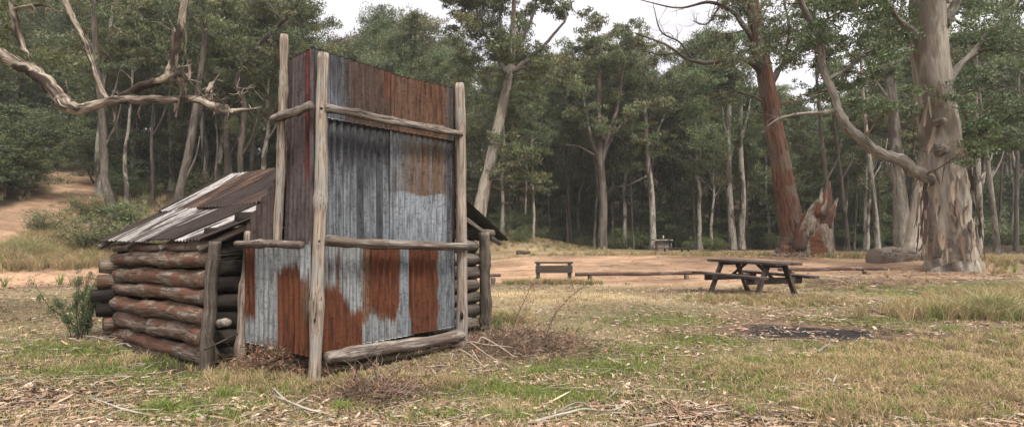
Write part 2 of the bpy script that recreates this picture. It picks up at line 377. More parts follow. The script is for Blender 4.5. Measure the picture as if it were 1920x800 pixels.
# ------------------------------------------------------------------ log hut
Fp = A(-2.14, 6.1, 0); DR = A(.644, .766, 0); DL = A(-.766, .644, 0)
def fr(s, t, z): return Fp+DR*s+DL*t+A(0, 0, z)
hut = empty('log_hut', fr(1.2, 2.8, 0)); HO = A(*hut.location)
tag(hut, 'old low log hut with rusty corrugated iron roof and tall tin chimney', 'hut')
class HB(MB):                                   # hut pieces are written in world space, then moved under the empty
    def build(s, name, m, parent=None, smooth=True):
        s.V = [v-HO for v in s.V]; return MB.build(s, name, m, parent or hut, smooth)
PER = .094
def rmask(v, edge, x, s=0., w=.05):             # soft, streaked edge of a rusted area
    n = .05*(hashn(np.floor(x/PER+.3), s)-.5)+.02*np.sin(x*190+s)+.02*np.sin(x*97+v*9)+.03*(hashn(np.floor(x/.017), s+3)-.5)
    return sm(edge+n-v, -w, w)
def sheet(P, nu, nv, wid, colf, seed=0, amp=.018, wave=None):
    """P(u,v)->points for u,v arrays in 0..1; corrugated across u (wid metres wide)"""
    u = np.linspace(0, 1, nu); v = np.linspace(0, 1, nv); U, Vv = np.meshgrid(u, v, indexing='ij')
    X = P(U, Vv)
    du = np.gradient(X, axis=0); dv = np.gradient(X, axis=1); n = np.cross(du, dv); n /= np.linalg.norm(n, axis=2)[..., None]+1e-9
    ph = np.sin(U*wid/PER*2*math.pi)
    dent = .006*np.sin(U*wid*2.3+seed)*np.sin(Vv*3+seed*2)
    X = X+n*(amp*ph+dent)[..., None]
    C = colf(U*wid, Vv, U, Vv)
    mb = HB(); i = np.arange(nu-1)[:, None]*nv; j = np.arange(nv-1)[None]
    Q = np.stack([i+j, i+nv+j, i+nv+j+1, i+j+1], -1).reshape(-1, 4)
    L = np.stack([U*wid+seed*5, np.full(U.shape, seed*2.3), Vv*np.linalg.norm(X[0, -1]-X[0, 0])], -1).reshape(-1, 3)
    mb.add(X.reshape(-1, 3), Q, None, C.reshape(-1, 3), L)
    Y = X-n*.0025; mb.add(Y.reshape(-1, 3), Q[:, ::-1], None, C.reshape(-1, 3)*.9, L)     # back face of the thin sheet
    e = [(i0*nv, (i0+1)*nv) for i0 in range(nu-1)]; N0 = nu*nv
    q = [(a, b, b+N0, a+N0) for a, b in e]+[(b+nv-1, a+nv-1, a+nv-1+N0, b+nv-1+N0) for a, b in e]
    mb.F[4].append(np.array(q)); return mb
def quadP(a, b, c, d):                          # u: a->b, v: a->d
    a, b, c, d = [np.asarray(p, float) for p in (a, b, c, d)]
    return lambda U, V: a*((1-U)*(1-V))[..., None]+b*(U*(1-V))[..., None]+c*(U*V)[..., None]+d*((1-U)*V)[..., None]
GALV = A(.25, .28, .31); GDARK = A(.06, .064, .072); RUST = A(.105, .036, .017); BROWN = A(.095, .055, .036); TAN = A(.16, .12, .085); PURP = A(.10, .08, .08); RED = A(.11, .018, .018); PALE = A(.36, .385, .40)
def hashn(i, s=0): return np.mod(np.sin(np.asarray(i)*12.9898+s*78.233)*43758.5453, 1)
def jag(x, s=0, a=.06): return a*(np.sin(x*17+s)+.6*np.sin(x*41+s*3)+1.2*(hashn(np.floor(x/PER*1.0), s)-.5)*1.6)
def lerp(a, b, f): f = np.asarray(f)[..., None]; return a*(1-f)+b*f
def full(c, x): return np.broadcast_to(c, x.shape+(3,)).copy()
def setc(C, mask, c): C[mask] = c; return C

chim = HB()
log_tube(chim, fr(-.03, 0, -.25), fr(.09, .0, 3.56), .072, .062, 3, 16, .006, .05, 60)
chimney = chim.build('chimney', M['post']); tag(chimney, 'tall square chimney of rusty corrugated iron lashed to bush poles')
def part(mb, name, m, parent=None, smooth=True, label=None):
    o = mb.build(name, m, parent or chimney, smooth)
    if parent is None or parent is chimney: pass
    if label: o['label'] = label
    return o
q = HB(); log_tube(q, fr(2.24, .0, -.25), fr(2.2, .0, 3.66), .078, .066, 5, 16, .004, .06, 50); part(q, 'chimney_post', M['post'])
q = HB(); log_tube(q, fr(-.05, .74, 1.42), fr(-.05, .57, 3.86), .053, .046, 8, 14, .008, .06, 40); part(q, 'chimney_post', M['post'])
q = HB(); log_tube(q, fr(2.2, .72, 1.2), fr(2.2, .6, 3.7), .062, .052, 9, 14, .008, .06, 40); part(q, 'chimney_post', M['post'])
q = HB(); log_tube(q, W(449, 700, 6.86), W(470, 434, 6.86), .070, .062, 11, 14, .012, .06, 40); part(q, 'chimney_post', M['post'])
# rails
q = HB(); log_tube(q, fr(.07, -.05, 2.945), fr(2.2, -.03, 2.955), .052, .046, 13, 14, .010, .16, 50); part(q, 'rail', M['rail'])
q = HB(); log_tube(q, fr(-.06, -.01, 2.95), fr(-.12, .72, 2.90), .048, .042, 14, 12, .01, .14, 20); part(q, 'rail', M['rail'])
q = HB(); log_tube(q, fr(.07, -.07, 1.50), fr(2.24, -.1, 1.405), .058, .052, 15, 14, .012, .09, 50); part(q, 'rail', M['rail'])
q = HB(); log_tube(q, fr(-.10, .1, 1.455), fr(-.27, 1.30, 1.45), .042, .05, 16, 12, .01, .09, 30); part(q, 'rail', M['rail'])
q = HB(); log_tube(q, fr(.06, -.10, .235), fr(2.12, -.12, .20), .074, .072, 17, 16, .012, .08, 40); part(q, 'rail', M['rail'])
# iron, front upper (two courses, two sheets each)
def c_top_l(x, v, U, V):
    C = full(GDARK*1.15, x); C = lerp(C, BROWN*.7, sm(x, .35, .55)*.8); C = lerp(C, GALV*.75+A(0, 0, .03), (1-sm(x, .1, .5))*(1-sm(v, .25, .55)))
    return lerp(C, RUST, .8*sm(x, .9, 1.05)*(hashn(np.floor(x/PER), 4) > .3)*sm(v, .2, .8))
def c_top_r(x, v, U, V):
    C = full(BROWN*1.15, x); C = lerp(C, RUST*.95, .35*(hashn(np.floor(x/PER), 2) > .5)*sm(v, 0, .9)); return lerp(C, GDARK, .7*sm(x, .9, .98))
def c_mid_l(x, v, U, V):
    C = full(GDARK, x); f = (hashn(np.floor(x/PER+.5), 7)); C = lerp(C, GALV*.9, .8*(f > .25)*(1-sm(v+jag(x, 1, .1), .48, .72)))
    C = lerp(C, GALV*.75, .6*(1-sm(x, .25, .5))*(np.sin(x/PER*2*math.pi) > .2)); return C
def c_mid_r(x, v, U, V):
    C = full(TAN*.85, x); C = lerp(C, GALV*.7, (1-sm(x, .12, .3))*.8); C = lerp(C, GALV*.6, .35*(hashn(np.floor(x/PER+.5), 9) > .5)); C = lerp(C, BROWN*1.2, .7*sm(x, .35, .6)*(hashn(np.floor(x/PER), 3) > .25)); C = lerp(C, GDARK*1.1, sm(v, .80, .97)*.8)
    C = lerp(C, GALV*1.05, sm(.46-v+.015*np.sin(x*9), -.008, .008)); C = lerp(C, GDARK*1.2, .9*sm(x, .92, .98)); return C
part(sheet(quadP(fr(.02, .12, 2.88), fr(1.16, .12, 2.88), fr(1.16, .12, 3.60), fr(.02, .12, 3.64)), 240, 40, 1.14, c_top_l, 1), 'iron_sheet', M['iron'])
part(sheet(quadP(fr(1.10, .105, 2.88), fr(2.16, .105, 2.88), fr(2.16, .105, 3.62), fr(1.10, .105, 3.58)), 220, 40, 1.06, c_top_r, 2), 'iron_sheet', M['iron'])
part(sheet(quadP(fr(.02, .15, 1.40), fr(1.16, .15, 1.40), fr(1.16, .15, 2.92), fr(.02, .15, 2.92)), 240, 80, 1.14, c_mid_l, 3), 'iron_sheet', M['iron'])
part(sheet(quadP(fr(1.10, .135, 1.40), fr(2.16, .135, 1.40), fr(2.16, .135, 2.92), fr(1.10, .135, 2.92)), 220, 80, 1.06, c_mid_r, 4), 'iron_sheet', M['iron'])
# iron, front lower: galvanised and rusted sheets
def c_low_a(x, v, U, V):
    C = full(PALE*.85, x); 
    for xc, vt in ((.14, .90), (.25, .86), (.36, .92), (.42, .8)): C = lerp(C, RUST*1.3, .85*sm(-np.abs(x-xc), -.022, -.008)*sm(-v, -vt, -vt+.1))
    edge = .60-.28*sm(x, .25, .62)+jag(x, 2, .03); return lerp(C, RUST, rmask(v, edge, x, 1))
def c_low_b(x, v, U, V):
    C = full(RUST*1.02, x); C[(x < .1)] = BROWN*1.4; e = .20+.10*np.abs(np.sin(x*7+1))+jag(x, 5, .03)-.13*np.exp(-((x-.45)/.06)**2); C = lerp(C, PALE*.75, rmask(v, e, x, 2, .03)); C = lerp(C, BROWN*1.5, .5*rmask(v, e+.05, x, 5, .03)*(1-rmask(v, e, x, 2, .03)))
    f = sm(x, .55, .575)*(1-sm(x, .69, .71)); return lerp(C, GALV*1.0, f)
def c_low_c(x, v, U, V):
    C = full(RUST*.95, x); return lerp(C, GALV*.75, sm(x+.01*np.sin(v*20), .45, .48))
LB = .26
part(sheet(quadP(fr(.0, .13, LB-.03), fr(.72, .13, LB), fr(.72, .13, 1.5), fr(.0, .13, 1.5)), 160, 110, .72, c_low_a, 5), 'iron_sheet', M['iron'])
part(sheet(quadP(fr(.68, .115, LB), fr(1.5, .115, LB), fr(1.5, .115, 1.49), fr(.68, .115, 1.49)), 180, 110, .82, c_low_b, 6), 'iron_sheet', M['iron'])
part(sheet(quadP(fr(1.42, .10, LB+.02), fr(2.18, .10, LB+.02), fr(2.18, .10, 1.46), fr(1.42, .10, 1.46)), 170, 90, .76, c_low_c, 7), 'iron_sheet', M['iron'])
# left side: flue, shoulder and lower box
def c_side(x, v, U, V):
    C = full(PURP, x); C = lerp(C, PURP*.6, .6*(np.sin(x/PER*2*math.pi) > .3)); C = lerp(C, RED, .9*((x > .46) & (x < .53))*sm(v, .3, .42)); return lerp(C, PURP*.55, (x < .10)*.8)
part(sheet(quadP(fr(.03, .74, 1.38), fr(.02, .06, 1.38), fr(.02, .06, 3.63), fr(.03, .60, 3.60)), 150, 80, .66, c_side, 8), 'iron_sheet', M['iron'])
def c_sh(x, v, U, V):
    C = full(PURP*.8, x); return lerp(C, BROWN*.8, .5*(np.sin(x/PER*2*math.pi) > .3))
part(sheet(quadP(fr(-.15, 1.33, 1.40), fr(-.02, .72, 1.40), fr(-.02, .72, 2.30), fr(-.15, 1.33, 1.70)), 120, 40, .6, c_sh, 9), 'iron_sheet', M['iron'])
def c_ll(x, v, U, V):
    C = full(PALE*.8, x); C = lerp(C, RUST, (1-sm(x, .21, .24))*(1-rmask(v, .26, x, 3)))
    r = sm(x, .60, .63)*rmask(v, .80-.12*sm(x, .95, 1.1)+jag(x, 6, .03), x, 4); C = lerp(C, RUST*1.05, r); return lerp(C, TAN*.7, .7*r*sm(x, 1.05, 1.1)*sm(v, .25, .4))
part(sheet(quadP(fr(-.17, 1.30, LB), fr(0, .08, LB-.04), fr(0, .08, 1.46), fr(-.17, 1.30, 1.46)), 260, 110, 1.23, c_ll, 10), 'iron_sheet', M['iron'])
# right side, back of flue, shoulder cover
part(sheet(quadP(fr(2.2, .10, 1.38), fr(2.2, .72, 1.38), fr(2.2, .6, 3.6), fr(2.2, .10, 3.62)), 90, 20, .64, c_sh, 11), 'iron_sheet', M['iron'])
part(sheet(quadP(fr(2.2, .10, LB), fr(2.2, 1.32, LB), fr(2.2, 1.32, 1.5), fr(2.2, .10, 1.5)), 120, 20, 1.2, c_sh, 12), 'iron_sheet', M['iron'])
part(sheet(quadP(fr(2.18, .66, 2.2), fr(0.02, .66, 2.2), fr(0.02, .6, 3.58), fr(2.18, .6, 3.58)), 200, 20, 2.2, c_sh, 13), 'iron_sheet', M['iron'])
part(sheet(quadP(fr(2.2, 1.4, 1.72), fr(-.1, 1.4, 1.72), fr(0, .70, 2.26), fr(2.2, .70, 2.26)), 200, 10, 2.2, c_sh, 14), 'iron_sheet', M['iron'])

for px, py, d, rx, rz_, nm in ((602, 203, 6.03, .016, .016, 'bolt'), (866, 592, 7.71, .026, .055, 'knot'), (598, 452, 6.0, .014, .014, 'bolt'), (590, 600, 6.01, .012, .03, 'knot')):
    q = HB(); c = W(px, py, d); th = np.linspace(0, 6.283, 10, endpoint=False); nn = A(.15, -1, 0)
    ring = [c+A(math.cos(a)*rx, 0, math.sin(a)*rz_)-nn*.02 for a in th]+[c+A(math.cos(a)*rx*.7, 0, math.sin(a)*rz_*.7)+nn*.006 for a in th]+[c+nn*.002]
    q.add(ring, [(i, (i+1) % 10, 10+(i+1) % 10, 10+i) for i in range(10)], [(10+i, 10+(i+1) % 10, 20) for i in range(10)]); part(q, nm, M['blacklog'])
# walls of logs
CN = A(-3.578, 6.565, 0); CF = CN+DL*3.31; CRt = A(-.61, 9.22, 0); CB = CF+(CRt-CN)
GD = (CRt-CN)/np.linalg.norm(CRt-CN)
zn = [1.43, 1.27, 1.045, .845, .615, .37, .12]; zf = [1.37, 1.19, .95, .74, .50, .27, .03]; rr_ = [.07, .10, .112, .10, .115, .13, .11]
lr = random.Random(4)
for i, (a, b, r) in enumerate(zip(zn, zf, rr_)):
    q = HB(); off = DR*lr.uniform(-.02, .02)
    log_tube(q, CN+DL*(-.02)+off+A(0, 0, a), CF+DL*.12+off+A(0, 0, b), r*(.97), r*.88, 20+i, 16, .006, .06, 60)
    q.build('wall_log', M['log'])
for i in range(6):                              # far wall, its ends run past the corner
    z0 = 1.32-.225*i
    q = HB(); e = [.0, .24, .27, .33, .28, .2][i]
    if i == 0: z0 = 1.30
    log_tube(q, CF-GD*e+A(0, 0, z0), CB+GD*.15+A(0, 0, z0), .115, .11, 40+i, 16, .004, .05, 30)
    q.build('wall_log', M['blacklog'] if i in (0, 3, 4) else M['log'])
for i in range(7):                              # gable wall, cut away behind the chimney
    z0 = 1.38-.21*i
    q = HB(); log_tube(q, CN+GD*.06+DL*.12+A(0, 0, z0), CN+GD*.75+DL*.16+A(0, 0, z0), .10, .095, 60+i, 14, .004, .05, 14); q.build('wall_log', M['blacklog'])  # coloured near-black for the darkness between corner post and chimney
    q = HB(); log_tube(q, CRt-GD*1.3+DL*.1+A(0, 0, z0), CRt+GD*(.02+.05*(i % 3))+A(0, 0, z0), .105, .10, 70+i, 14, .004, .09, 14, ); q.build('wall_log', M['grey'])
    q = HB(); log_tube(q, CRt+DL*.05+A(0, 0, z0-.1), CB+DL*.15+A(0, 0, z0-.1), .10, .10, 80+i, 12, .004, .05, 20); q.build('wall_log', M['log'])
for i in range(6):                              # gable logs above the eaves
    z0 = 1.56+.2*i; hw = (2.05-.36*i)
    q = HB(); m_ = (CN+CRt)/2+DL*.15
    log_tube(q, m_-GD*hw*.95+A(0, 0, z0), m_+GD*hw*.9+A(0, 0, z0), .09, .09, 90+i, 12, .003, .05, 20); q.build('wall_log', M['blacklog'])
q = HB(); log_tube(q, W(386, 712, 6.5), W(402, 452, 6.5), .105, .095, 101, 16, .004, .07, 40, flat=.6); o = q.build('corner_post', M['slab'])
q = HB(); log_tube(q, CRt+DL*-.12+GD*.12+A(0, 0, -.2), CRt+DL*-.1+GD*.10+A(0, 0, 1.62), .10, .09, 102, 14, .006, .07, 30); q.build('corner_post', M['grey'])
q = HB(); log_tube(q, W(407, 606, 6.62), W(428, 603, 6.40), .05, .045, 103, 12, .0, .05, 8); q.build('wall_log', M['post'])
w_ = HB()
for py in (477, 484): tube(w_, spline([W(382, py, 6.33), W(402, py+2, 6.36), W(420, py+1, 6.42), W(455, py-3, 6.8)], 24), .004, 5)
w_.build('wire', M['dark'])
w_ = HB(); tube(w_, spline([W(383, 655, 6.3), W(415, 640, 6.35), W(445, 625, 6.6)], 12), [.012]*12, 6); tube(w_, spline([W(385, 610, 6.33), W(410, 660, 6.3), W(440, 690, 6.5)], 12), [.007]*12, 6)
w_.build('dead_stick', M['dark'])
# roof
EN = W(377, 452, 6.4); EF = W(186, 453, 8.8); RF = W(428, 330, 10.28); RN = W(742, 292, 8.35)
E2N = W(955, 455, 9.55); E2F = E2N+DL*4.2
DB = A(.026, .018, .016)
def roof_patch(a0, a1, b0, b1, lift, seed, colf, corners=(EF, EN, RN, RF), sag=.03):
    Pq = quadP(*corners); nrm = np.cross(corners[1]-corners[0], corners[3]-corners[0]); nrm /= np.linalg.norm(nrm)
    if nrm[2] < 0: nrm = -nrm
    ex = random.Random(seed).uniform(-.012, .012)
    def P(U, V):
        a = a0+(a1-a0)*U; b = b0+ex*(1-V)+(b1-b0)*V; X = Pq(a, b)
        return X+nrm*(lift+.01*np.sin(a*9+seed))[..., None]-A(0, 0, 1)*(sag*np.sin(b*math.pi))[..., None]
    wid = (a1-a0)*np.linalg.norm(corners[1]-corners[0])
    return sheet(P, max(60, int(wid/PER*8)), 40, wid, colf, seed, .012)
def rc(base, streak=None, dens=.5):
    def f(x, v, U, V):
        C = full(base, x); n = hashn(np.floor(x/PER*2), 3)
        C = lerp(C, base*1.7, .5*(n > .6))
        if streak is not None:
            k = np.sin(x*31+v*2.5*np.sin(x*5))+.7*np.sin(x*77+v*5)+.8*np.sin(v*9+x*12)
            C = lerp(C, streak, sm(k, .6-2.2*dens, 1.3-2.2*dens))
        return C
    return f
WH = A(.36, .35, .345)
lower = [(0, .16, DB, None), (.155, .345, DB, (WH*.85, .62)), (.34, .56, DB*1.1, (WH*.6, .45)), (.55, .80, DB*.9, None), (.79, .90, DB, (WH*.95, .95)), (.895, 1.0, DB*.8, None)]
for k, (a0, a1, b, s) in enumerate(lower):
    roof_patch(a0, a1, 0, .44, .015+.006*(k % 2), 30+k, rc(b, *(s or (None,)))).build('roof_sheet', M['iron'])
upper = [(0, .04, DB, None), (.035, .15, DB, (WH*.95, .95)), (.145, .40, DB*1.15, (BROWN*.9, .4)), (.39, .62, DB*.9, None), (.61, .80, DB*1.1, (BROWN*.8, .3)), (.79, 1., DB*.85, None)]
for k, (a0, a1, b, s) in enumerate(upper):
    roof_patch(a0, a1, .42, 1.0, .036+.006*(k % 2), 40+k, rc(b, *(s or (None,)))).build('roof_sheet', M['iron'])
c2 = (RF, RN, E2N, E2F)
for k in range(5):
    roof_patch(k*.2, k*.2+.205, 0, 1.0, .02+.006*(k % 2), 50+k, rc(A(.08, .085, .075) if k == 4 else DB, None), (E2F, E2N, RN, RF), sag=-.13).build('roof_sheet', M['iron'])
# rafters and ridge pole
q = HB(); log_tube(q, RN-A(0, 0, .12)+DL*.05, RF-A(0, 0, .12), .06, .06, 120, 10, .0, .05, 12); q.build('ridge_pole', M['rail'])
for k in range(4):
    f = k/3.; e = EN+(EF-EN)*f; r = RN+(RF-RN)*f; e2 = E2N+(E2F-E2N)*f; o_ = DL*(.1 if k == 0 else 0)-A(0, 0, .09)
    q = HB(); log_tube(q, e+o_, r+o_, .04, .035, 130+k, 10, .0, .05, 10); q.build('rafter', M['rail'])
    q = HB(); log_tube(q, e2+o_+(r-e2)*.05, r+o_+A(0, 0, -.03), .04, .035, 140+k, 10, .0, .05, 10); q.build('rafter', M['rail'])
q = HB(); log_tube(q, CRt+GD*.25+A(0, 0, 1.60)-DL*.15, CB+GD*.25+A(0, 0, 1.6), .07, .07, 150, 12, .0, .08, 12); q.build('wall_plate', M['rail'])
# ------------------------------------------------------------------ foliage and trees
LG = [A(.115, .148, .06), A(.14, .165, .07), A(.10, .132, .06), A(.165, .17, .075), A(.125, .145, .08)]
def leaves(mb, rng, c, R, n, size, flat=.62, tones=LG, tone=None, droop=.8, aspect=.27):
    """a clump of n hanging leaf-sized faces inside an ellipsoid"""
    d = rng.standard_normal((n, 3)); d /= np.linalg.norm(d, axis=1)[:, None]
    r = R*rng.random(n)**.45; p = c+d*r[:, None]*A(1, 1, flat)
    a = rng.standard_normal((n, 3))*.75+A(0, 0, -droop); a /= np.linalg.norm(a, axis=1)[:, None]
    w = np.cross(a, rng.standard_normal((n, 3))); w /= np.linalg.norm(w, axis=1)[:, None]+1e-9
    L = size*rng.uniform(.7, 1.35, n)[:, None]; Wd = L*aspect*.5
    V = np.stack([p-a*L*.5, p+w*Wd, p+a*L*.5, p-w*Wd], 1).reshape(-1, 3)
    t = tones[rng.integers(len(tones))] if tone is None else tone
    C = np.repeat(t*rng.uniform(.65, 1.4, n)[:, None], 4, 0)
    mb.add(V, np.arange(n*4).reshape(-1, 4), None, C)
def clump(mb, rng, c, R, n, size, tones=LG, k=5, **kw):
    t = tones[rng.integers(len(tones))]*rng.uniform(.8, 1.25)
    for _ in range(k):
        o = rng.standard_normal(3)*R*.5*A(1, 1, .45)
        leaves(mb, rng, c+o, R*rng.uniform(.4, .85), n//k, size, tone=t*rng.uniform(.85, 1.15), **kw)
def branch(rng, p, d, L, n=7, up=.25, wob=.12):
    P = [np.array(p, float)]; d = d/np.linalg.norm(d)
    for i in range(n):
        d = d+rng.standard_normal(3)*wob+A(0, 0, up/n); d /= np.linalg.norm(d); P.append(P[-1]+d*L/n)
    return np.array(P)
def gen_gum(seed, Ht=20, r=.25, base=.45, spread=3.6, nl=13, per=330, size=.26, lean=.6, tones=LG, fork=0, sides=9, droop=.6, openr=1.0):
    """a eucalypt: tapered trunk, rising limbs, clumped crown -> (wood, foliage)"""
    rng = np.random.default_rng(seed); wood = MB(); fol = MB()
    a = rng.uniform(0, 6.28); ln = A(math.cos(a), math.sin(a), 0)*lean
    t = np.linspace(0, 1, 12); P = np.stack([0*t, 0*t, t*Ht*.88-.3], 1)+ln*(t**1.4)[:, None]
    P[1:, :2] += np.cumsum(rng.normal(0, .09*Ht/20, (11, 2)), 0)
    R = r*(1-.80*t)+r*.5*np.exp(-t*22); Ps = spline(P, 26); Rs = np.interp(np.linspace(0, 1, 26), t, R)
    tube(wood, Ps, Rs, sides, .05, rng=rng, seed=seed % 17)
    tips = [Ps[-1]]
    for i in range(nl):
        f = base+(1-base)*(i+.5*rng.random())/nl; k = f*25; j = int(k); p = Ps[j]+(Ps[min(j+1, 25)]-Ps[j])*(k-j)
        az = i*2.4+rng.uniform(-.5, .5); top = (f-base)/(1-base)
        el = math.radians(rng.uniform(22, 50)+25*top)
        L = spread*(1-.62*top)*rng.uniform(.65, 1.25)*(1 if not fork or i > 2 else 1.7)
        d = A(math.cos(az)*math.cos(el), math.sin(az)*math.cos(el), math.sin(el))
        B = branch(rng, p, d, L, 7, .55, .13); rb = Rs[j]*.5*(1.3 if fork and i < 3 else 1)
        tube(wood, B, np.linspace(rb, .018, 8), 5, caps=False, seed=i)
        tips.append(B[-1]); 
        for q in range(3):
            m = rng.integers(3, 8); d2 = (B[m]-B[m-1]); d2 = d2/np.linalg.norm(d2)+rng.standard_normal(3)*.7+A(0, 0, .15)
            b2 = branch(rng, B[m], d2, L*rng.uniform(.28, .5), 4, .3, .15)
            tube(wood, b2, np.linspace(rb*.35, .01, 5), 4, caps=False, seed=q)
            tips.append(b2[-1])
    for tp in tips:
        if rng.random() < .14: continue
        clump(fol, rng, tp+A(0, 0, .1), rng.uniform(.75, 1.25)*spread/3.4*openr, int(per*rng.uniform(.6, 1.3)), size, tones, k=6, droop=droop)
    return wood, fol
def gen_wattle(seed, Ht=6, spread=2.2, per=420, size=.16, tones=LG, tiers=6):
    rng = np.random.default_rng(seed); wood = MB(); fol = MB(); n = rng.integers(2, 5)
    for s in range(n):
        a = rng.uniform(0, 6.28); B = branch(rng, A(math.cos(a)*.1, math.sin(a)*.1, -.15), A(math.cos(a)*.35, math.sin(a)*.35, 1), Ht*rng.uniform(.75, 1), 9, .2, .12)
        tube(wood, B, np.linspace(.075*Ht/6, .012, 10), 6, caps=False, seed=s)
        for i in range(2, 10):
            for q in range(2):
                az = rng.uniform(0, 6.28); L = spread*rng.uniform(.4, 1)*(1.1-.07*i)
                b2 = branch(rng, B[i], A(math.cos(az), math.sin(az), .25), L, 4, 0, .12)
                tube(wood, b2, np.linspace(.02, .006, 5), 3, caps=False)
                for m in (2, 4): clump(fol, rng, b2[m], rng.uniform(.4, .75)*spread/2.2, int(per/3*rng.uniform(.6, 1.2)), size, tones, k=3, flat=.42, droop=.1)
    return wood, fol
def gen_shrub(seed, Ht=1.4, R=.9, n=4200, size=.09, tones=LG, stems=12, dens=1., sp=.8):
    rng = np.random.default_rng(seed); wood = MB(); fol = MB()
    for s in range(stems):
        a = rng.uniform(0, 6.28); B = branch(rng, A(rng.normal(0, .08), rng.normal(0, .08), -.08), A(math.cos(a)*sp, math.sin(a)*sp, 1.1), Ht*rng.uniform(.7, 1.15), 6, .2, .2)
        tube(wood, B, np.linspace(.018*Ht, .004, 7), 4, caps=False, seed=s)
        for m in range(2, 7):
            c = B[m]+rng.normal(0, .12*R, 3); leaves(fol, rng, c, R*rng.uniform(.22, .4), int(n*dens/stems/5), size, .8, tones, droop=.0)
    return wood, fol
OL = [A(.13, .125, .065), A(.15, .125, .075), A(.12, .13, .06)]        # olive and bronzed crowns
DK = [A(.08, .108, .045), A(.092, .118, .055), A(.07, .095, .045)]       # dark understorey
YG = [A(.10, .13, .035), A(.08, .11, .035), A(.12, .13, .05)]
KIND = {}
def kind(name, wood_fol, wm):
    w, f = wood_fol; KIND[name] = (w.mesh(name+'_trunk', wm), f.mesh(name+'_crown', M['leaf'], False) if f.n else None)
for s in range(3):
    kind('tall%d' % s, gen_gum(100+s, 21, .24, .42, 3.9, 16, 430, .22, .8), [M['grey'], M['gum'], M['white']][s])
    kind('slim%d' % s, gen_gum(120+s, 19, .14, .55, 2.5, 12, 330, .21, .6), [M['white'], M['grey'], M['dark']][s])
    kind('full%d' % s, gen_gum(140+s, 17, .2, .22, 3.9, 19, 430, .22, .5, tones=[LG, DK, LG][s]), [M['grey'], M['dark'], M['gum']][s])
    kind('bush%d' % s, gen_wattle(160+s, 6.5, 2.4, 420, .17, tones=[DK, LG, LG][s]), M['dark'])
kind('olive0', gen_gum(180, 18, .2, .35, 3.6, 15, 330, .26, .8, tones=OL), M['grey'])
kind('olive1', gen_gum(181, 16, .2, .25, 3.8, 17, 320, .26, .6, tones=OL), M['dark'])
for s in range(3): kind('shrub%d' % s, gen_shrub(190+s, 1.5, 1.0, 4000, .10, tones=LG), M['dark'])
kind('yshrub', gen_shrub(195, 1.3, 1.0, 3800, .09, tones=YG), M['dark'])
BASEH = {}
for k_, (w_, f_) in KIND.items(): BASEH[k_] = max(max(v.co.z for v in (f_ or w_).vertices), .1)
def plant(kd, pos, height, label, cat='tree', group=None, name='gum_tree', rz=0, wid=1.):
    w, f = KIND[kd]; s = height/BASEH[kd]
    t = empty(name, pos, rz, s); t.scale = (s*wid, s*wid, s)
    tag(t, label, cat, group); woody = 'trunk' if cat == 'tree' else 'stem'
    link(bpy.data.objects.new(woody, w), t)
    if f: link(bpy.data.objects.new('crown' if cat == 'tree' else 'foliage', f), t)
    return t
R_ = random.Random(11)
def hgt(px, top, d):                            # height of a tree seen from its foot to photo row `top`
    g = onground(px, d); return H+(HY-top)/F*d-g[2]

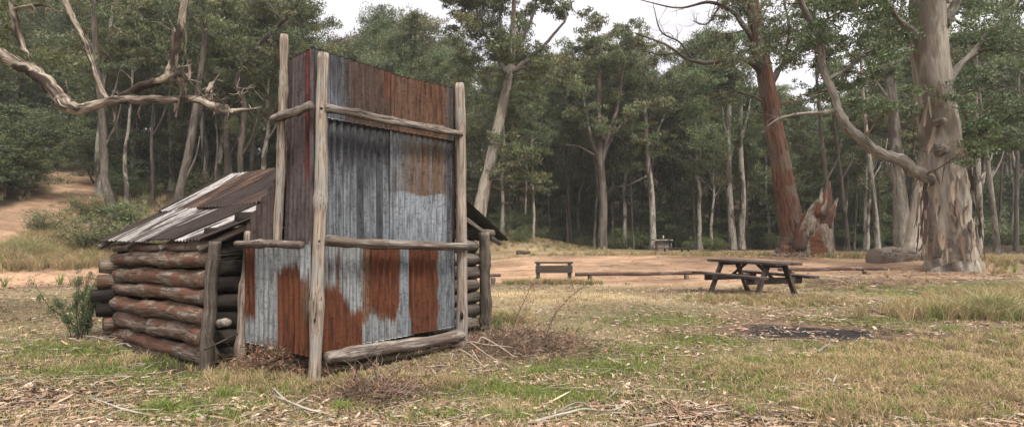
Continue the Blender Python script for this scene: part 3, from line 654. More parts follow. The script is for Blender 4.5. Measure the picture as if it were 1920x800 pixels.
# ---- trees one can tell apart, traced limb by limb and set at their own distances
def traced(name, base, limbs, wm, label, tips=(), lsize=.12, per=500, tones=LG, group=None, fseed=1, extra=None, sides=14, rough=.06, droop=.7, trunklobes=0., limbname='limb', limbmat=None, bare=0):
    """limbs: rows (px,py,d,r_px); the first is the trunk. tips: (px,py,d,radius) foliage clumps, each on a twig from the nearest limb"""
    rng = np.random.default_rng(fseed); b = A(*base); root = empty(name, b); tag(root, label, 'tree', group)
    allp = []
    for i, L in enumerate(limbs):
        P = np.array([np.append(W(px, py, d), r/F*d/math.hypot(1, (px-CX)/F)**1.15) for px, py, d, r in L]); n = max(8, int(len(P)*(9 if i == 0 else 6)))
        Q = spline(P, n)
        if i == 0: Q[0, 2] -= .25
        jit = np.zeros((n, 3)); sv = np.arange(n)[:, None]*rng.uniform(.35, .7, 3)+rng.uniform(0, 6, 3); jit[1:-1] = (np.sin(sv)*.5+np.sin(sv*2.3)*.3+(rng.normal(0, .35, (n, 3)) if i else 0))[1:-1]*Q[1:-1, 3:4]*(.05 if i == 0 else .22); XYZ = Q[:, :3]+jit-b
        mb = MB(); lobf = (lambda t: trunklobes*math.exp(-t*14)) if (i == 0 and trunklobes) else None
        tube(mb, XYZ, np.maximum(Q[:, 3], .004), sides if i == 0 else 9, rough, rng=rng, seed=fseed+i, lobes=lobf, caps=True)
        mb.build('trunk' if i == 0 else limbname, wm if i == 0 or limbmat is None else limbmat, root)
        allp.append(np.hstack([XYZ, Q[:, 3:4]]))
    if bare:                                    # dead side twigs along the limbs
        tw = MB()
        for i, a in enumerate(allp[1:]):
            for _ in range(bare):
                k = rng.integers(len(a)//4, len(a)); dr = a[min(k+1, len(a)-1), :3]-a[k-1, :3]; dr = dr/(np.linalg.norm(dr)+1e-9)+rng.standard_normal(3)*.9
                L = rng.uniform(.2, 1.)*base[1]/22; B = branch(rng, a[k, :3], dr, L, 7, .1, .3); r0 = min(a[k, 3]*.45, .02*base[1]/22+.004); tube(tw, B, np.linspace(r0, .004, 8), 4, caps=False)
                if rng.random() < .6: tube(tw, branch(rng, B[4], B[5]-B[4]+rng.standard_normal(3)*.1*L, L*.5, 5, .1, .3), np.linspace(r0*.5, .003, 6), 3, caps=False)
        tw.build('dead_twigs', limbmat or wm, root)
    if len(tips):
        ap = np.vstack(allp); fol = MB(); tw = MB()
        for tp in tips:
            px, py, d, r = tp[:4]; c = W(px, py, d)-b
            dist = np.linalg.norm(ap[:, :3]-c, axis=1)+np.maximum(0, ap[:, 2]-c[2])*.8; k = int(np.argmin(dist)); s = ap[k, :3]
            mid = (s+c)/2+rng.normal(0, .12, 3)*np.linalg.norm(c-s)-A(0, 0, .08*np.linalg.norm(c-s))
            B = spline([s, mid, c], 9); r0 = min(ap[k, 3]*.5, .03+.012*np.linalg.norm(c-s)); tube(tw, B, np.linspace(r0, .008, 9), 5, caps=False)
            for _ in range(4):
                e = c+rng.standard_normal(3)*r*.7*A(1, 1, .6); tube(tw, spline([B[5], (B[7]+e)/2, e], 5), np.linspace(.012, .004, 5), 3, caps=False)
                clump(fol, rng, e, r*.66, int(per*r*r*.95), lsize, tones, k=4, droop=droop)
        tw.build('twigs', wm, root); fol.build('crown', M['leaf'], root, False)
    if extra: extra(root, b)
    return root
def scatter_tips(rng, x0, x1, y0, y1, d0, d1, n, r0, r1):
    return [(rng.uniform(x0, x1), rng.uniform(y0, y1), rng.uniform(d0, d1), rng.uniform(r0, r1)) for _ in range(n)]
rg = random.Random(5)
# big old gum on the right
def gumbark(root, b):
    rng = np.random.default_rng(3); mb = MB()
    for i in range(170):                        # plates and ribbons of shed bark hanging on the lower trunk
        z = rng.uniform(.75, 3.8) if i < 130 else rng.uniform(3.6, 6.8); th = rng.uniform(0, 6.28)
        py = HY-(z+b[2]-H)/20*F; rpx = np.interp(py, [0, 200, 300, 400, 470, 505], [35, 39, 41, 44, 50, 60]); cx = np.interp(py, [0, 100, 200, 300, 400, 508], [1740, 1745, 1757, 1768, 1778, 1785])
        c = W(cx, py, 20)-b; r = rpx/F*20*1.0; n = A(math.cos(th), math.sin(th), 0); tt = A(-n[1], n[0], 0)
        L = min(rng.uniform(.2, 1.1), z-.3); w = rng.uniform(.03, .15); sk = rng.normal(0, .12); p0 = c+n*(r+.01); cur = rng.uniform(.02, .12)
        rows = []
        for k in range(6):
            f = k/5; wf = w*(.15+1.1*math.sin(math.pi*(f*.85+.1)))*rng.uniform(.35, .65); rows += [p0-A(0, 0, L*f)+n*(cur*f*f)+tt*(wf+sk*f), p0-A(0, 0, L*f)+n*(cur*f*f+.02)-tt*(wf-sk*f)]
        cc = [A(.11, .07, .05), A(.22, .17, .125), A(.10, .07, .055), A(.06, .04, .03), A(.2, .16, .12)][rng.integers(5)]
        q = [(2*k, 2*k+1, 2*k+3, 2*k+2) for k in range(5)]; mb.add(rows, q, None, cc)
    mb.build('hanging_bark', M['litter'], root, False)
    for px, py, r in ((1772, 280, 9), (1768, 228, 6)):   # broken knots with dark hollows
        mb = MB(); p = W(px, py, 19.2)-b; tube(mb, [p+A(0, .3, 0), p+A(0, -.02, .02), p+A(0, -.10, .02)], A(r*1.3, r, r*.7)/F*20, 10, .15)
        mb.build('knot', M['stump'], root)
trg = [(1740, -60, 20, 2.2), (1650, -40, 20, 1.6), (1560, -30, 20, 1.6), (1830, -40, 20, 1.8), (1910, -20, 20, 1.5)]
trg += scatter_tips(rg, 1470, 1700, -20, 110, 18.4, 21, 20, .45, .8)+scatter_tips(rg, 1590, 1700, 130, 205, 18.5, 21, 6, .35, .6)
trg += scatter_tips(rg, 1800, 1935, 40, 300, 18.5, 21.5, 18, .5, .9)+scatter_tips(rg, 1480, 1600, 60, 200, 18.8, 20, 6, .3, .5)
traced('gum_tree', onground(1785, 20), [
    [(1787, 509, 20, 60), (1785, 488, 20, 52), (1782, 460, 20, 48.5), (1778, 400, 20, 45), (1768, 300, 20, 42), (1757, 200, 20, 40), (1745, 100, 20, 38), (1739, 0, 20, 36), (1735, -150, 20, 30), (1750, -320, 20, 22), (1740, -480, 20, 10)],
    [(1750, 342, 20, 17), (1722, 325, 19.7, 14), (1690, 303, 19.5, 13), (1640, 281, 19.2, 12), (1605, 252, 19, 11), (1580, 228, 19, 11), (1568, 190, 19, 8), (1548, 140, 19, 8), (1532, 70, 19, 7), (1500, 0, 19, 6), (1470, -80, 19, 4)],
    [(1765, 160, 20, 22), (1790, 135, 20, 9), (1826, 96, 20, 7), (1860, 55, 20, 6), (1905, 5, 20, 5), (1960, -70, 20, 3)],
    [(1740, 90, 20, 18), (1715, 60, 20, 9), (1680, 30, 20, 6), (1650, -20, 20, 5), (1620, -80, 20, 3)],
    [(1765, 45, 20, 20), (1790, 10, 20, 11), (1815, -50, 20, 8), (1850, -140, 20, 5)],
    [(1568, 208, 19, 7), (1540, 212, 19, 4.5), (1500, 214, 19.2, 3.5), (1462, 222, 19.4, 2.4), (1440, 236, 19.5, 1.2)],
    [(1552, 150, 19, 5), (1590, 128, 19, 3.6), (1620, 100, 19, 3), (1660, 88, 19, 1.5)],
    [(1826, 96, 20, 4), (1870, 92, 20, 3.4), (1930, 98, 20, 2.5)]],
    M['gumbig'], 'huge old gum with peeling rusty lower bark and a low limb reaching left', trg, .15, 330, tones=DK+LG[:1], fseed=21, extra=gumbark, sides=40, rough=.05, trunklobes=.22, limbmat=M['gum'], bare=9)
# hanging stringy bark on the limb's elbow
# leaning red stringybark
red_tips = scatter_tips(rg, 1330, 1440, -60, 120, 26, 30, 9, .5, .8)+scatter_tips(rg, 1380, 1540, 20, 190, 26.5, 29.5, 15, .45, .8)+scatter_tips(rg, 1310, 1400, 150, 200, 27, 29, 3, .4, .6)
traced('gum_tree', onground(1487, 28), [
    [(1488, 480, 28, 36), (1488, 462, 28, 27), (1486, 430, 28, 24), (1472, 350, 28, 20), (1456, 260, 28, 17.5), (1440, 170, 28, 16), (1424, 90, 28, 14.5), (1409, 0, 28, 13), (1398, -90, 28, 11), (1400, -200, 28, 6)],
    [(1436, 140, 28, 9), (1400, 112, 27.5, 6), (1370, 112, 27, 5), (1330, 118, 27, 3.8), (1290, 112, 26.8, 3), (1250, 85, 26.6, 2.2), (1190, 62, 26.4, 1.2)],
    [(1300, 114, 26.9, 2.4), (1275, 80, 27, 1.8), (1240, 60, 27, 1.5), (1225, 10, 27, .8)],
    [(1425, 95, 28, 8), (1395, 50, 28, 5), (1370, 20, 28, 4), (1330, 5, 28, 3), (1270, 15, 28, 1.6), (1200, 0, 28, .9)],
    [(1412, 30, 28, 7), (1380, 0, 28, 5), (1340, -20, 28, 4)], [(1350, 12, 28, 2.5), (1325, 45, 28, 1.6), (1300, 40, 28, 1)], [(1270, 100, 26.7, 1.8), (1235, 102, 26.7, 1.3), (1195, 92, 26.6, .8)],
    [(1440, 165, 28, 9), (1462, 130, 28, 6), (1490, 100, 28, 5), (1520, 40, 28, 3.5), (1545, -30, 28, 2.4)],
    [(1452, 250, 28, 6), (1440, 200, 28, 3), (1395, 175, 28, 2.6), (1340, 172, 28, 1.6)], [(1468, 125, 28, 4), (1480, 60, 28, 3), (1470, 0, 28, 2)]],
    M['red'], 'leaning red stringy barked tree beside the jagged broken stump', red_tips, .17, 330, tones=LG, fseed=31, sides=26, rough=.08, trunklobes=.25, limbmat=M['dark'], bare=12)
# jagged stump
sb = onground(1525, 27.4); st = empty('broken_stump', sb); tag(st, 'jagged broken tree stump with pointed grey and red splinters', 'stump')
def spike(rows, d, m_, nm, seed, flat=1.):
    P = np.array([np.append(W(px, py, d+dd)-sb, r/F*d) for px, py, dd, r in rows]); Q = spline(P, 22); Q[0, 2] -= .2
    mb = MB(); tube(mb, Q[:, :3], Q[:, 3], 26, .13, rng=np.random.default_rng(seed), seed=seed, flat=flat); mb.build(nm, m_, st)
spike([(1522, 482, 0, 42), (1524, 462, 0, 36), (1526, 440, 0, 31), (1526, 420, 0, 26)], 27.4, M['stump'], 'stump_base', 1)
spike([(1508, 470, -.2, 17), (1512, 440, -.2, 17), (1522, 412, -.2, 13), (1534, 385, -.1, 8), (1547, 372, 0, 2)], 27.4, M['stump'], 'splinter', 2)
spike([(1528, 460, .3, 17), (1535, 425, .3, 17), (1544, 390, .3, 14), (1551, 362, .3, 8), (1555, 341, .3, 2)], 27.4, M['redwood'], 'splinter', 3)
spike([(1545, 478, .2, 15), (1545, 445, .1, 15), (1551, 415, 0, 11), (1561, 392, 0, 6), (1571, 371, 0, 1)], 27.4, M['stump'], 'splinter', 4)
for k, (x0, y0, x1, y1, r) in enumerate(((1500, 462, 1506, 425, 9), (1520, 430, 1527, 396, 7), (1532, 400, 1541, 352, 5), (1552, 420, 1566, 384, 6), (1512, 440, 1515, 408, 6), (1540, 395, 1549, 356, 6), (1538, 440, 1556, 400, 8))):
    spike([(x0, y0, -.5, r), ((x0+x1)/2+2, (y0+y1)/2, -.45, r*.8), (x1, y1, -.3, .6)], 27.4, M['stump'] if k % 3 else M['redwood'], 'splinter', 10+k)
# overhanging mottled limb, its trunk just outside the frame
def ribbons(root, b):
    rng = np.random.default_rng(8); mb = MB()
    for px, py, L in ((325, 150, 60), (333, 145, 75), (340, 148, 55), (212, 190, 40), (266, 195, 30), (330, 60, 90), (345, 40, 70), (350, 90, 60), (395, 200, 20), (345, 150, 45), (130, 150, 60), (410, 190, 22), (320, 120, 50)):
        p = W(px+rng.uniform(-3, 3), py, 8.45)-b; n = 7; w = rng.uniform(.008, .02); rows = []
        for k in range(n):
            f = k/(n-1); c = p-A(0, 0, L/F*8.5*f)+A(math.sin(f*4+px)*.03, math.cos(f*3+px)*.03, 0); a = px+f*3
            rows += [c+A(math.cos(a), math.sin(a), 0)*w, c-A(math.cos(a), math.sin(a), 0)*w]
        mb.add(rows, [(2*k, 2*k+1, 2*k+3, 2*k+2) for k in range(n-1)], None, [A(.10, .07, .055), A(.2, .15, .12)][rng.integers(2)])
    for _ in range(46):                         # tangle at the broken fork
        px, py = (400+rng.normal(0, 14), 185+rng.normal(0, 13)) if rng.random() < .55 else (335+rng.normal(0, 9), 145+rng.normal(0, 9))
        p = W(px, py, 8.5+rng.normal(0, .08))-b; B = branch(rng, p, rng.standard_normal(3), rng.uniform(.12, .4), 5, 0, .5); tube(mb, B, np.linspace(.010, .003, 6), 4, col=(.045, .034, .028), caps=False)
    mb.build('hanging_bark', M['litter'], root, False)
lt = scatter_tips(rg, -260, -40, -260, 20, 7.5, 10, 10, .5, .9)+scatter_tips(rg, -20, 130, -90, -25, 8, 9.5, 5, .3, .5)+scatter_tips(rg, 290, 420, -130, -40, 8, 9, 4, .3, .45)
traced('gum_tree', onground(-330, 8.5), [
    [(-330, 640, 8.5, 62), (-325, 560, 8.5, 46), (-310, 400, 8.5, 42), (-300, 200, 8.5, 38), (-290, 0, 8.5, 32), (-270, -200, 8.5, 22), (-280, -420, 8.5, 10)],
    [(-300, 130, 8.5, 30), (-220, 60, 8.5, 22), (-110, 52, 8.5, 20), (-30, 85, 8.5, 19), (20, 115, 8.5, 18), (60, 133, 8.5, 17), (92, 158, 8.5, 15), (108, 180, 8.5, 15), (125, 200, 8.5, 16), (150, 204, 8.5, 13), (178, 198, 8.5, 12), (215, 188, 8.5, 11), (262, 188, 8.5, 11), (320, 186, 8.5, 8), (370, 187, 8.5, 8.5), (402, 200, 8.5, 9.5), (425, 208, 8.5, 7), (455, 206, 8.5, 4), (481, 205, 8.5, 2)],
    [(225, 182, 8.5, 9), (252, 170, 8.5, 9), (285, 155, 8.5, 9), (315, 145, 8.5, 10), (325, 112, 8.5, 9), (334, 70, 8.5, 8), (343, 25, 8.5, 7.5), (352, -40, 8.5, 7), (365, -120, 8.5, 4)],
    [(200, 188, 8.5, 7), (183, 150, 8.5, 5), (164, 95, 8.5, 5.5), (145, 50, 8.5, 6), (120, 0, 8.5, 6), (95, -60, 8.5, 4)],
    [(-110, 40, 8.5, 16), (-60, -40, 8.5, 12), (0, -90, 8.5, 8), (30, -40, 8.4, 7), (22, 0, 8.4, 7.5), (30, 45, 8.4, 8), (40, 85, 8.4, 7), (54, 101, 8.4, 2.5)],
    [(25, 18, 8.4, 4), (50, 12, 8.4, 3.6), (80, 10, 8.4, 2.5), (100, 18, 8.4, 1)],
    [(395, 190, 8.5, 5), (392, 172, 8.5, 7), (396, 154, 8.5, 4)],
    [(318, 150, 8.5, 6), (340, 140, 8.5, 6), (352, 146, 8.5, 2)], [(430, 203, 8.5, 3), (452, 184, 8.5, 1.6), (446, 165, 8.5, .8)]],
    M['limb'], 'white mottled gum whose long bare crooked limb hangs in above the hut roof', lt, .10, 500, fseed=41, extra=ribbons, sides=20, rough=.07, limbmat=M['limb'], bare=8)
# the tree right behind the chimney, red foot and white neck
dt = scatter_tips(rg, 845, 1085, -60, 95, 33, 38, 44, .7, 1.3)+scatter_tips(rg, 870, 1070, 80, 170, 33.5, 37, 20, .55, 1.)+scatter_tips(rg, 905, 1000, 250, 330, 34, 36, 9, .6, .9)+scatter_tips(rg, 930, 1040, 300, 350, 34, 36, 4, .5, .8)
traced('gum_tree', onground(893, 35), [
    [(890, 455, 35, 17), (895, 425, 35, 14), (906, 360, 35, 12), (918, 310, 35, 10.5), (930, 255, 35, 9.5), (942, 200, 35, 8.5), (953, 150, 35, 8), (960, 110, 35, 7), (962, 50, 35, 5), (965, -30, 35, 3)],
    [(955, 140, 35, 6), (985, 115, 35, 4.5), (1020, 85, 35, 3), (1060, 40, 35, 2)], [(953, 150, 35, 5), (930, 100, 35, 4), (900, 50, 35, 2.5), (870, 20, 35, 1.5)],
    [(960, 100, 35, 5), (995, 40, 35, 3), (1010, -20, 35, 2)], [(910, 345, 35, 5), (925, 325, 34.6, 3), (945, 305, 34.4, 2)], [(960, 110, 35, 4), (940, 50, 35, 3), (935, -20, 35, 2)]],
    M['gumbig'], 'tall gum just right of the chimney, rusty foot and white leaning neck', dt, .21, 260, fseed=51, sides=16, rough=.05, limbmat=M['grey'])
et = scatter_tips(rg, 1065, 1200, 45, 160, 41, 45, 20, .8, 1.2)+scatter_tips(rg, 1075, 1215, 150, 260, 41, 45, 17, .7, 1.0)
traced('gum_tree', onground(1128, 42.5), [
    [(1130, 476, 42.5, 11), (1130, 450, 42.5, 9), (1131, 380, 42.5, 7.5), (1126, 300, 42.5, 7), (1122, 240, 42.5, 5), (1124, 160, 42.5, 4), (1126, 80, 42.5, 2.5)],
    [(1126, 305, 42.5, 6), (1108, 260, 42.5, 4.5), (1096, 200, 42.5, 3.5), (1085, 140, 42.5, 2)], [(1127, 310, 42.5, 5), (1142, 250, 42.5, 4), (1160, 190, 42.5, 3), (1170, 110, 42.5, 2)], [(1130, 290, 42.5, 4), (1160, 240, 42.5, 2.5), (1200, 200, 42.5, 1.5)], [(1118, 292, 42.5, 3), (1085, 275, 42.5, 1.8), (1060, 272, 42.5, 1)]],
    M['grey'], 'many forked gum with a tall domed crown at the middle of the clearing edge', et, .26, 210, tones=LG+OL[:1], fseed=61, sides=12, rough=.05)
ft = scatter_tips(rg, 1170, 1270, 100, 210, 43, 47, 13, .6, 1.0)
traced('gum_tree', onground(1224, 45), [
    [(1225, 468, 45, 8), (1224, 440, 45, 6.5), (1222, 370, 45, 5.5), (1215, 300, 45, 5), (1212, 240, 45, 4), (1209, 170, 45, 3), (1212, 110, 45, 1.5)], [(1218, 290, 45, 3), (1232, 250, 45, 2), (1248, 210, 45, 1.3)], [(1212, 330, 45, 2), (1180, 346, 45, 1.6), (1148, 350, 45, .8)]],
    M['white'], 'slim bright white gum behind the small distant fireplace hut', ft, .25, 200, tones=LG, fseed=63, sides=10, rough=.04)
for k, (px, lab) in enumerate(((1374, 'left one of the pair of white gums left of the leaning red tree'), (1391, 'right one of the pair of white gums left of the leaning red tree'))):
    o_ = k*14
    traced('gum_tree', onground(px, 44+k), [
        [(px, 468, 44+k, 9), (px-1, 440, 44+k, 7), (px-6+k*8, 370, 44+k, 6), (px-8+k*6, 290, 44+k, 5), (px-6+k*4, 200, 44+k, 4), (px+4, 120, 44+k, 2)], [(px-6, 280, 44+k, 3), (px-18+o_*2, 220, 44+k, 2), (px-22+o_*3, 160, 44+k, 1.2)]],
        M['white'], lab, scatter_tips(rg, px-50, px+50, 60, 200, 43, 46, 13, .7, 1.1), .25, 200, tones=DK+LG, fseed=70+k, sides=10, rough=.04, group='white gums at the clearing edge')
# pale trunk between the leaning tree and the big gum, and a broad one hidden behind the big gum
traced('gum_tree', onground(1692, 31), [
    [(1694, 478, 31, 21), (1692, 455, 31, 17), (1688, 380, 31, 15), (1680, 300, 31, 13), (1672, 200, 31, 11.5), (1664, 100, 31, 10), (1655, 0, 31, 9), (1650, -120, 31, 6)], [(1664, 90, 31, 6), (1690, 20, 31, 4), (1700, -60, 31, 3)], [(1672, 190, 31, 5), (1640, 150, 31, 3), (1620, 90, 31, 2)]],
    M['gum'], 'straight pale gum standing behind the grey fallen log', scatter_tips(rg, 1590, 1720, -60, 170, 30, 33, 14, .6, 1.), .18, 300, tones=DK+LG, fseed=81, sides=18, rough=.06)
traced('gum_tree', onground(1718, 27), [
    [(1716, 478, 27, 30), (1716, 455, 27, 23), (1722, 400, 27, 19), (1735, 320, 27, 17), (1750, 220, 27, 15), (1770, 80, 27, 13), (1790, -100, 27, 8)]],
    M['gumbig'], 'rough grey trunk half hidden directly behind the huge gum', scatter_tips(rg, 1780, 1900, -60, 60, 27, 30, 8, .7, 1.1), .18, 300, tones=DK, fseed=83, sides=20, rough=.07, trunklobes=.2)
# thin trunks at the right
for k, (px, d, lx, r, m_, lab) in enumerate(((1838, 34, -6, 7, 'white', 'slender white gum just right of the huge gum'), (1868, 32, -26, 7, 'gum', 'thin gum leaning left near the right edge of the clearing'), (1905, 40, 4, 6, 'grey', 'thin grey trunk nearest the right edge'),
        (1558, 36, -20, 6, 'grey', 'dark slender trunk directly behind the jagged stump'), (1645, 40, -22, 6, 'white', 'slim white trunk leaning left behind the fallen log'), (1622, 44, 3, 4, 'white', 'thin pale trunk between the stump and the fallen log'), (1588, 38, -24, 5, 'dark', 'thin dark trunk under the elbow of the low limb'))):
    traced('gum_tree', onground(px, d), [[(px, 474, d, r*1.3), (px-.02*lx, 450, d, r), (px+lx*.4, 350, d, r*.8), (px+lx, 230, d, r*.6), (px+lx*1.4, 120, d, r*.4), (px+lx*1.5, 20, d, r*.2)],
        [(px+lx*.5, 340, d, r*.4), (px+lx*.5+22, 300, d, r*.25), (px+lx*.5+30, 260, d, r*.15)]],
        M[m_], lab, scatter_tips(rg, px+lx-45, px+lx+45, 60, 230, d-1, d+2, 9, .6, 1.0), .2, 260, tones=DK+LG, fseed=90+k, sides=10, rough=.05)
# trunks behind the hut roof on the left
LF = [((212, 29, 20), [(213, 425, 11), (206, 400, 10), (198, 340, 9), (194, 280, 8.5), (190, 200, 8), (180, 100, 7), (176, 0, 5)], 'grey', 'stout grey trunk standing alone beside the dirt track'),
      ((188, 33, 20), [(188, 408, 9), (186, 380, 8), (184, 300, 7), (190, 220, 6), (200, 120, 5), (210, 20, 3)], 'white', 'thin white trunk just behind the stout grey one by the track'),
      ((335, 30, 20), [(333, 395, 10), (340, 350, 9), (352, 300, 9), (362, 240, 8), (372, 170, 6.5), (385, 60, 5), (395, -40, 3)], 'grey', 'leaning grey trunk behind the high corner of the hut roof'),
      ((428, 32, 10), [(428, 360, 10), (427, 300, 8), (424, 230, 7), (430, 140, 6), (436, 40, 4)], 'dark', 'dark reddish trunk just left of the chimney'),
      ((285, 34, 10), [(285, 395, 4), (286, 340, 3.6), (284, 260, 3), (290, 160, 2.4), (290, 60, 1.5)], 'grey', 'thin sapling rising from the grassy slope behind the roof'),
      ((385, 36, 10), [(385, 380, 5), (384, 300, 4.5), (378, 220, 4), (374, 120, 3), (372, 30, 2)], 'white', 'thin pale trunk under the tip of the bare limb'),
      ((470, 30, 10), [(455, 370, 7), (450, 300, 6), (458, 200, 5.5), (445, 150, 5), (480, 90, 4.5), (530, 40, 4), (570, -10, 3)], 'dark', 'crooked dark tree arching towards the chimney top')]
for k, ((px, d, _), rows, m_, lab) in enumerate(LF):
    x0, y1_ = rows[-1][0], rows[-1][1]
    b = onground(rows[0][0], d); rows = [(b[0]/d*F+CX, HY-(b[2]-H)/d*F+2, rows[0][2]*1.15)]+[r for r in rows if r[1] < HY-(b[2]-H)/d*F-8]
    traced('gum_tree', b, [[(x, y, d, r) for x, y, r in rows], [(rows[2][0], rows[2][1], d, rows[2][2]*.5), (rows[2][0]+25, rows[2][1]-50, d, 2.2), (rows[2][0]+35, rows[2][1]-95, d, 1)], [(rows[-2][0], rows[-2][1], d, rows[-2][2]*.5), (rows[-2][0]-35, rows[-2][1]-45, d, 2), (rows[-2][0]-60, rows[-2][1]-90, d, 1)]],
        M[m_], lab, scatter_tips(rg, x0-80, x0+80, y1_-40, y1_+130, d-2, d+3, 13, .6, 1.0), .17, 300, tones=DK+LG+OL[:1], fseed=110+k, sides=12, rough=.06)

# ---- the wood behind, tree by tree: photo column, distance, top row, kind
def zone(px):
    for lim, s in ((180, 'above the dirt track at far left'), (420, 'on the slope behind the hut roof'), (640, 'behind the left side of the chimney'), (900, 'behind the tin chimney'), (1090, 'behind the rail and board barrier'),
                   (1240, 'behind the middle of the clearing'), (1420, 'behind the picnic table'), (1640, 'behind the jagged stump'), (1800, 'behind the huge old gum'), (9999, 'beyond the right edge of the clearing')):
        if px < lim: return s
KN = {'tall': 'tall gum with a high rounded crown', 'slim': 'slender gum with a narrow airy crown', 'full': 'leafy gum clothed low down its trunk', 'bush': 'dark feathery wattle in the undergrowth', 'oliv': 'gum with a bronzed olive crown'}
tops = lambda px: float(np.interp(px, [-300, 0, 300, 560, 610, 645, 700, 780, 850, 900, 1000, 1060, 1130, 1200, 1240, 1290, 1350, 1400, 1470, 1520, 1580, 1640, 1700, 1900, 2200], [-80, -60, -60, -20, 60, 95, 30, 50, 75, 110, 80, 95, 75, 115, 130, 100, 90, 150, 165, 215, 175, 110, 60, 20, 0]))
def wood(px, d, kd, top=None, jitter=25, name='gum_tree'):
    g = onground(px, d); top = (tops(px)+R_.uniform(0, jitter)) if top is None else top
    h = H+(HY-top)/F*d-g[2]
    if kd.startswith('bush'): h = R_.uniform(4.5, 8)
    elif h < 8: h = R_.uniform(8, 11)
    h = min(h, 30)
    return plant(kd, g-A(0, 0, .1), h, KN[kd[:4]]+' '+zone(px), 'tree', 'trees of the wood '+zone(px), 'wattle' if kd.startswith('bush') else name, R_.uniform(0, 6.28), R_.uniform(.85, 1.1))
for px, d, kd, top in ((640, 55, 'olive0', 62), (575, 40, 'full0', -10), (548, 50, 'tall0', -40), (700, 52, 'tall1', 0), (735, 60, 'olive0', 35), (785, 50, 'slim1', 5), (800, 58, 'olive0', 20), (835, 54, 'full0', 80), (668, 62, 'olive1', 60), (850, 62, 'tall2', 60),
        (1010, 52, 'full1', 95), (1060, 56, 'tall0', 90), (1095, 60, 'tall0', 60), (1165, 52, 'full2', 75), (1205, 56, 'tall2', 70), (1262, 50, 'olive1', 120), (1305, 54, 'full0', 60), (1345, 50, 'tall1', 45), (1330, 62, 'full1', 50), (1420, 56, 'full0', 150), (1460, 60, 'tall0', 150), (1500, 58, 'full1', 195), (1545, 60, 'full0', 200), (1590, 58, 'tall2', 160)):
    wood(px, d, kd, top)
kinds = ['tall0', 'tall1', 'tall2', 'slim0', 'slim1', 'slim2', 'full0', 'full1', 'full2', 'olive0', 'olive1', 'full1', 'full0']
spots = []
for (x0, x1, n, d0, d1) in ((-180, 560, 46, 33, 62), (560, 900, 9, 48, 75), (900, 1420, 24, 48, 78), (1420, 1960, 34, 46, 78), (-420, -150, 8, 34, 60), (1960, 2150, 8, 44, 70)):
    for i in range(n):
        px = x0+(x1-x0)*(i+R_.random())/n; d = R_.uniform(d0, d1)
        if px < 190: d = max(d, 50+R_.uniform(0, 10) if px > 40 else 40)
        if 190 <= px < 420: d = max(d, 38)
        spots.append((px, d))
for px, d in spots: wood(px, d, R_.choice(kinds), None, 70)
for (x0, x1, n, d0, d1) in ((-150, 90, 12, 46, 58), (40, 190, 5, 62, 70), (190, 560, 17, 38, 52), (560, 900, 8, 46, 52), (900, 1420, 17, 49, 58), (1420, 1960, 17, 47, 58)):
    for i in range(n):
        px = x0+(x1-x0)*(i+R_.random())/n; wood(px, R_.uniform(d0, d1), R_.choice(['bush0', 'bush1', 'bush2']))
for (x0, x1, n, d0, d1) in ((905, 1420, 22, 44, 52), (1430, 1950, 22, 43, 52), (190, 540, 12, 31, 44)):
    for i in range(n):
        px = x0+(x1-x0)*(i+R_.random())/n; wood(px, R_.uniform(d0, d1), R_.choice(['slim0', 'slim1', 'slim2', 'slim0', 'tall2']), tops(px)+R_.uniform(0, 110))
for px, py, h in ((-30, 372, 5), (15, 362, 4.5), (48, 352, 4), (78, 340, 4), (100, 318, 4), (-60, 385, 4.5), (183, 345, 3.6), (222, 352, 3), (250, 372, 2.6)):
    g = hit(px, py); plant(R_.choice(['bush0', 'bush1']), g, h, 'dark bushy wattle lining the dirt track', 'tree', 'wattles lining the dirt track', 'wattle', R_.uniform(0, 6), 1.25)
# ---- far wooded slope: one mass nobody could count
def far_wood():
    rng = np.random.default_rng(9); fol = MB(); tr = MB()
    for i in range(330):
        u = rng.uniform(-1.25, 1.15); d = rng.uniform(76, 150); x = u*d; y = d; z = float(gz(x, y)); px = CX+u*F
        hmax = H+(HY-tops(px)-35)/F*d-z; h = min(rng.uniform(17, 24), hmax)
        if h < 7: h = 7
        r = rng.uniform(2.5, 4.2); tone = (LG+DK+OL)[rng.integers(11)]*rng.uniform(.8, 1.1)
        tube(tr, np.array([[x, y, z-.5], [x+rng.normal(0, .4), y, z+h*.5], [x, y, z+h*.85]]), [.25, .18, .08], 5, caps=False)
        for k in range(11):
            f = rng.uniform(.08, 1); q = A(x, y, z+h*f)+rng.standard_normal(3)*r*.55*A(1, 1, .3)*(1.2-.6*f); leaves(fol, rng, q, r*rng.uniform(.35, .55), 75, .62, .6, tone=tone*rng.uniform(.8, 1.2), aspect=.5)
    t = tr.build('far_wood_trunks', M['grey']); tag(t, 'pale thin trunks massed on the far wooded slope', 'trunks', kind='stuff')
    f = fol.build('far_wood_crowns', M['leaf'], None, False); tag(f, 'distant massed gum crowns closing the view behind the wood', 'far wood', kind='stuff')
far_wood()
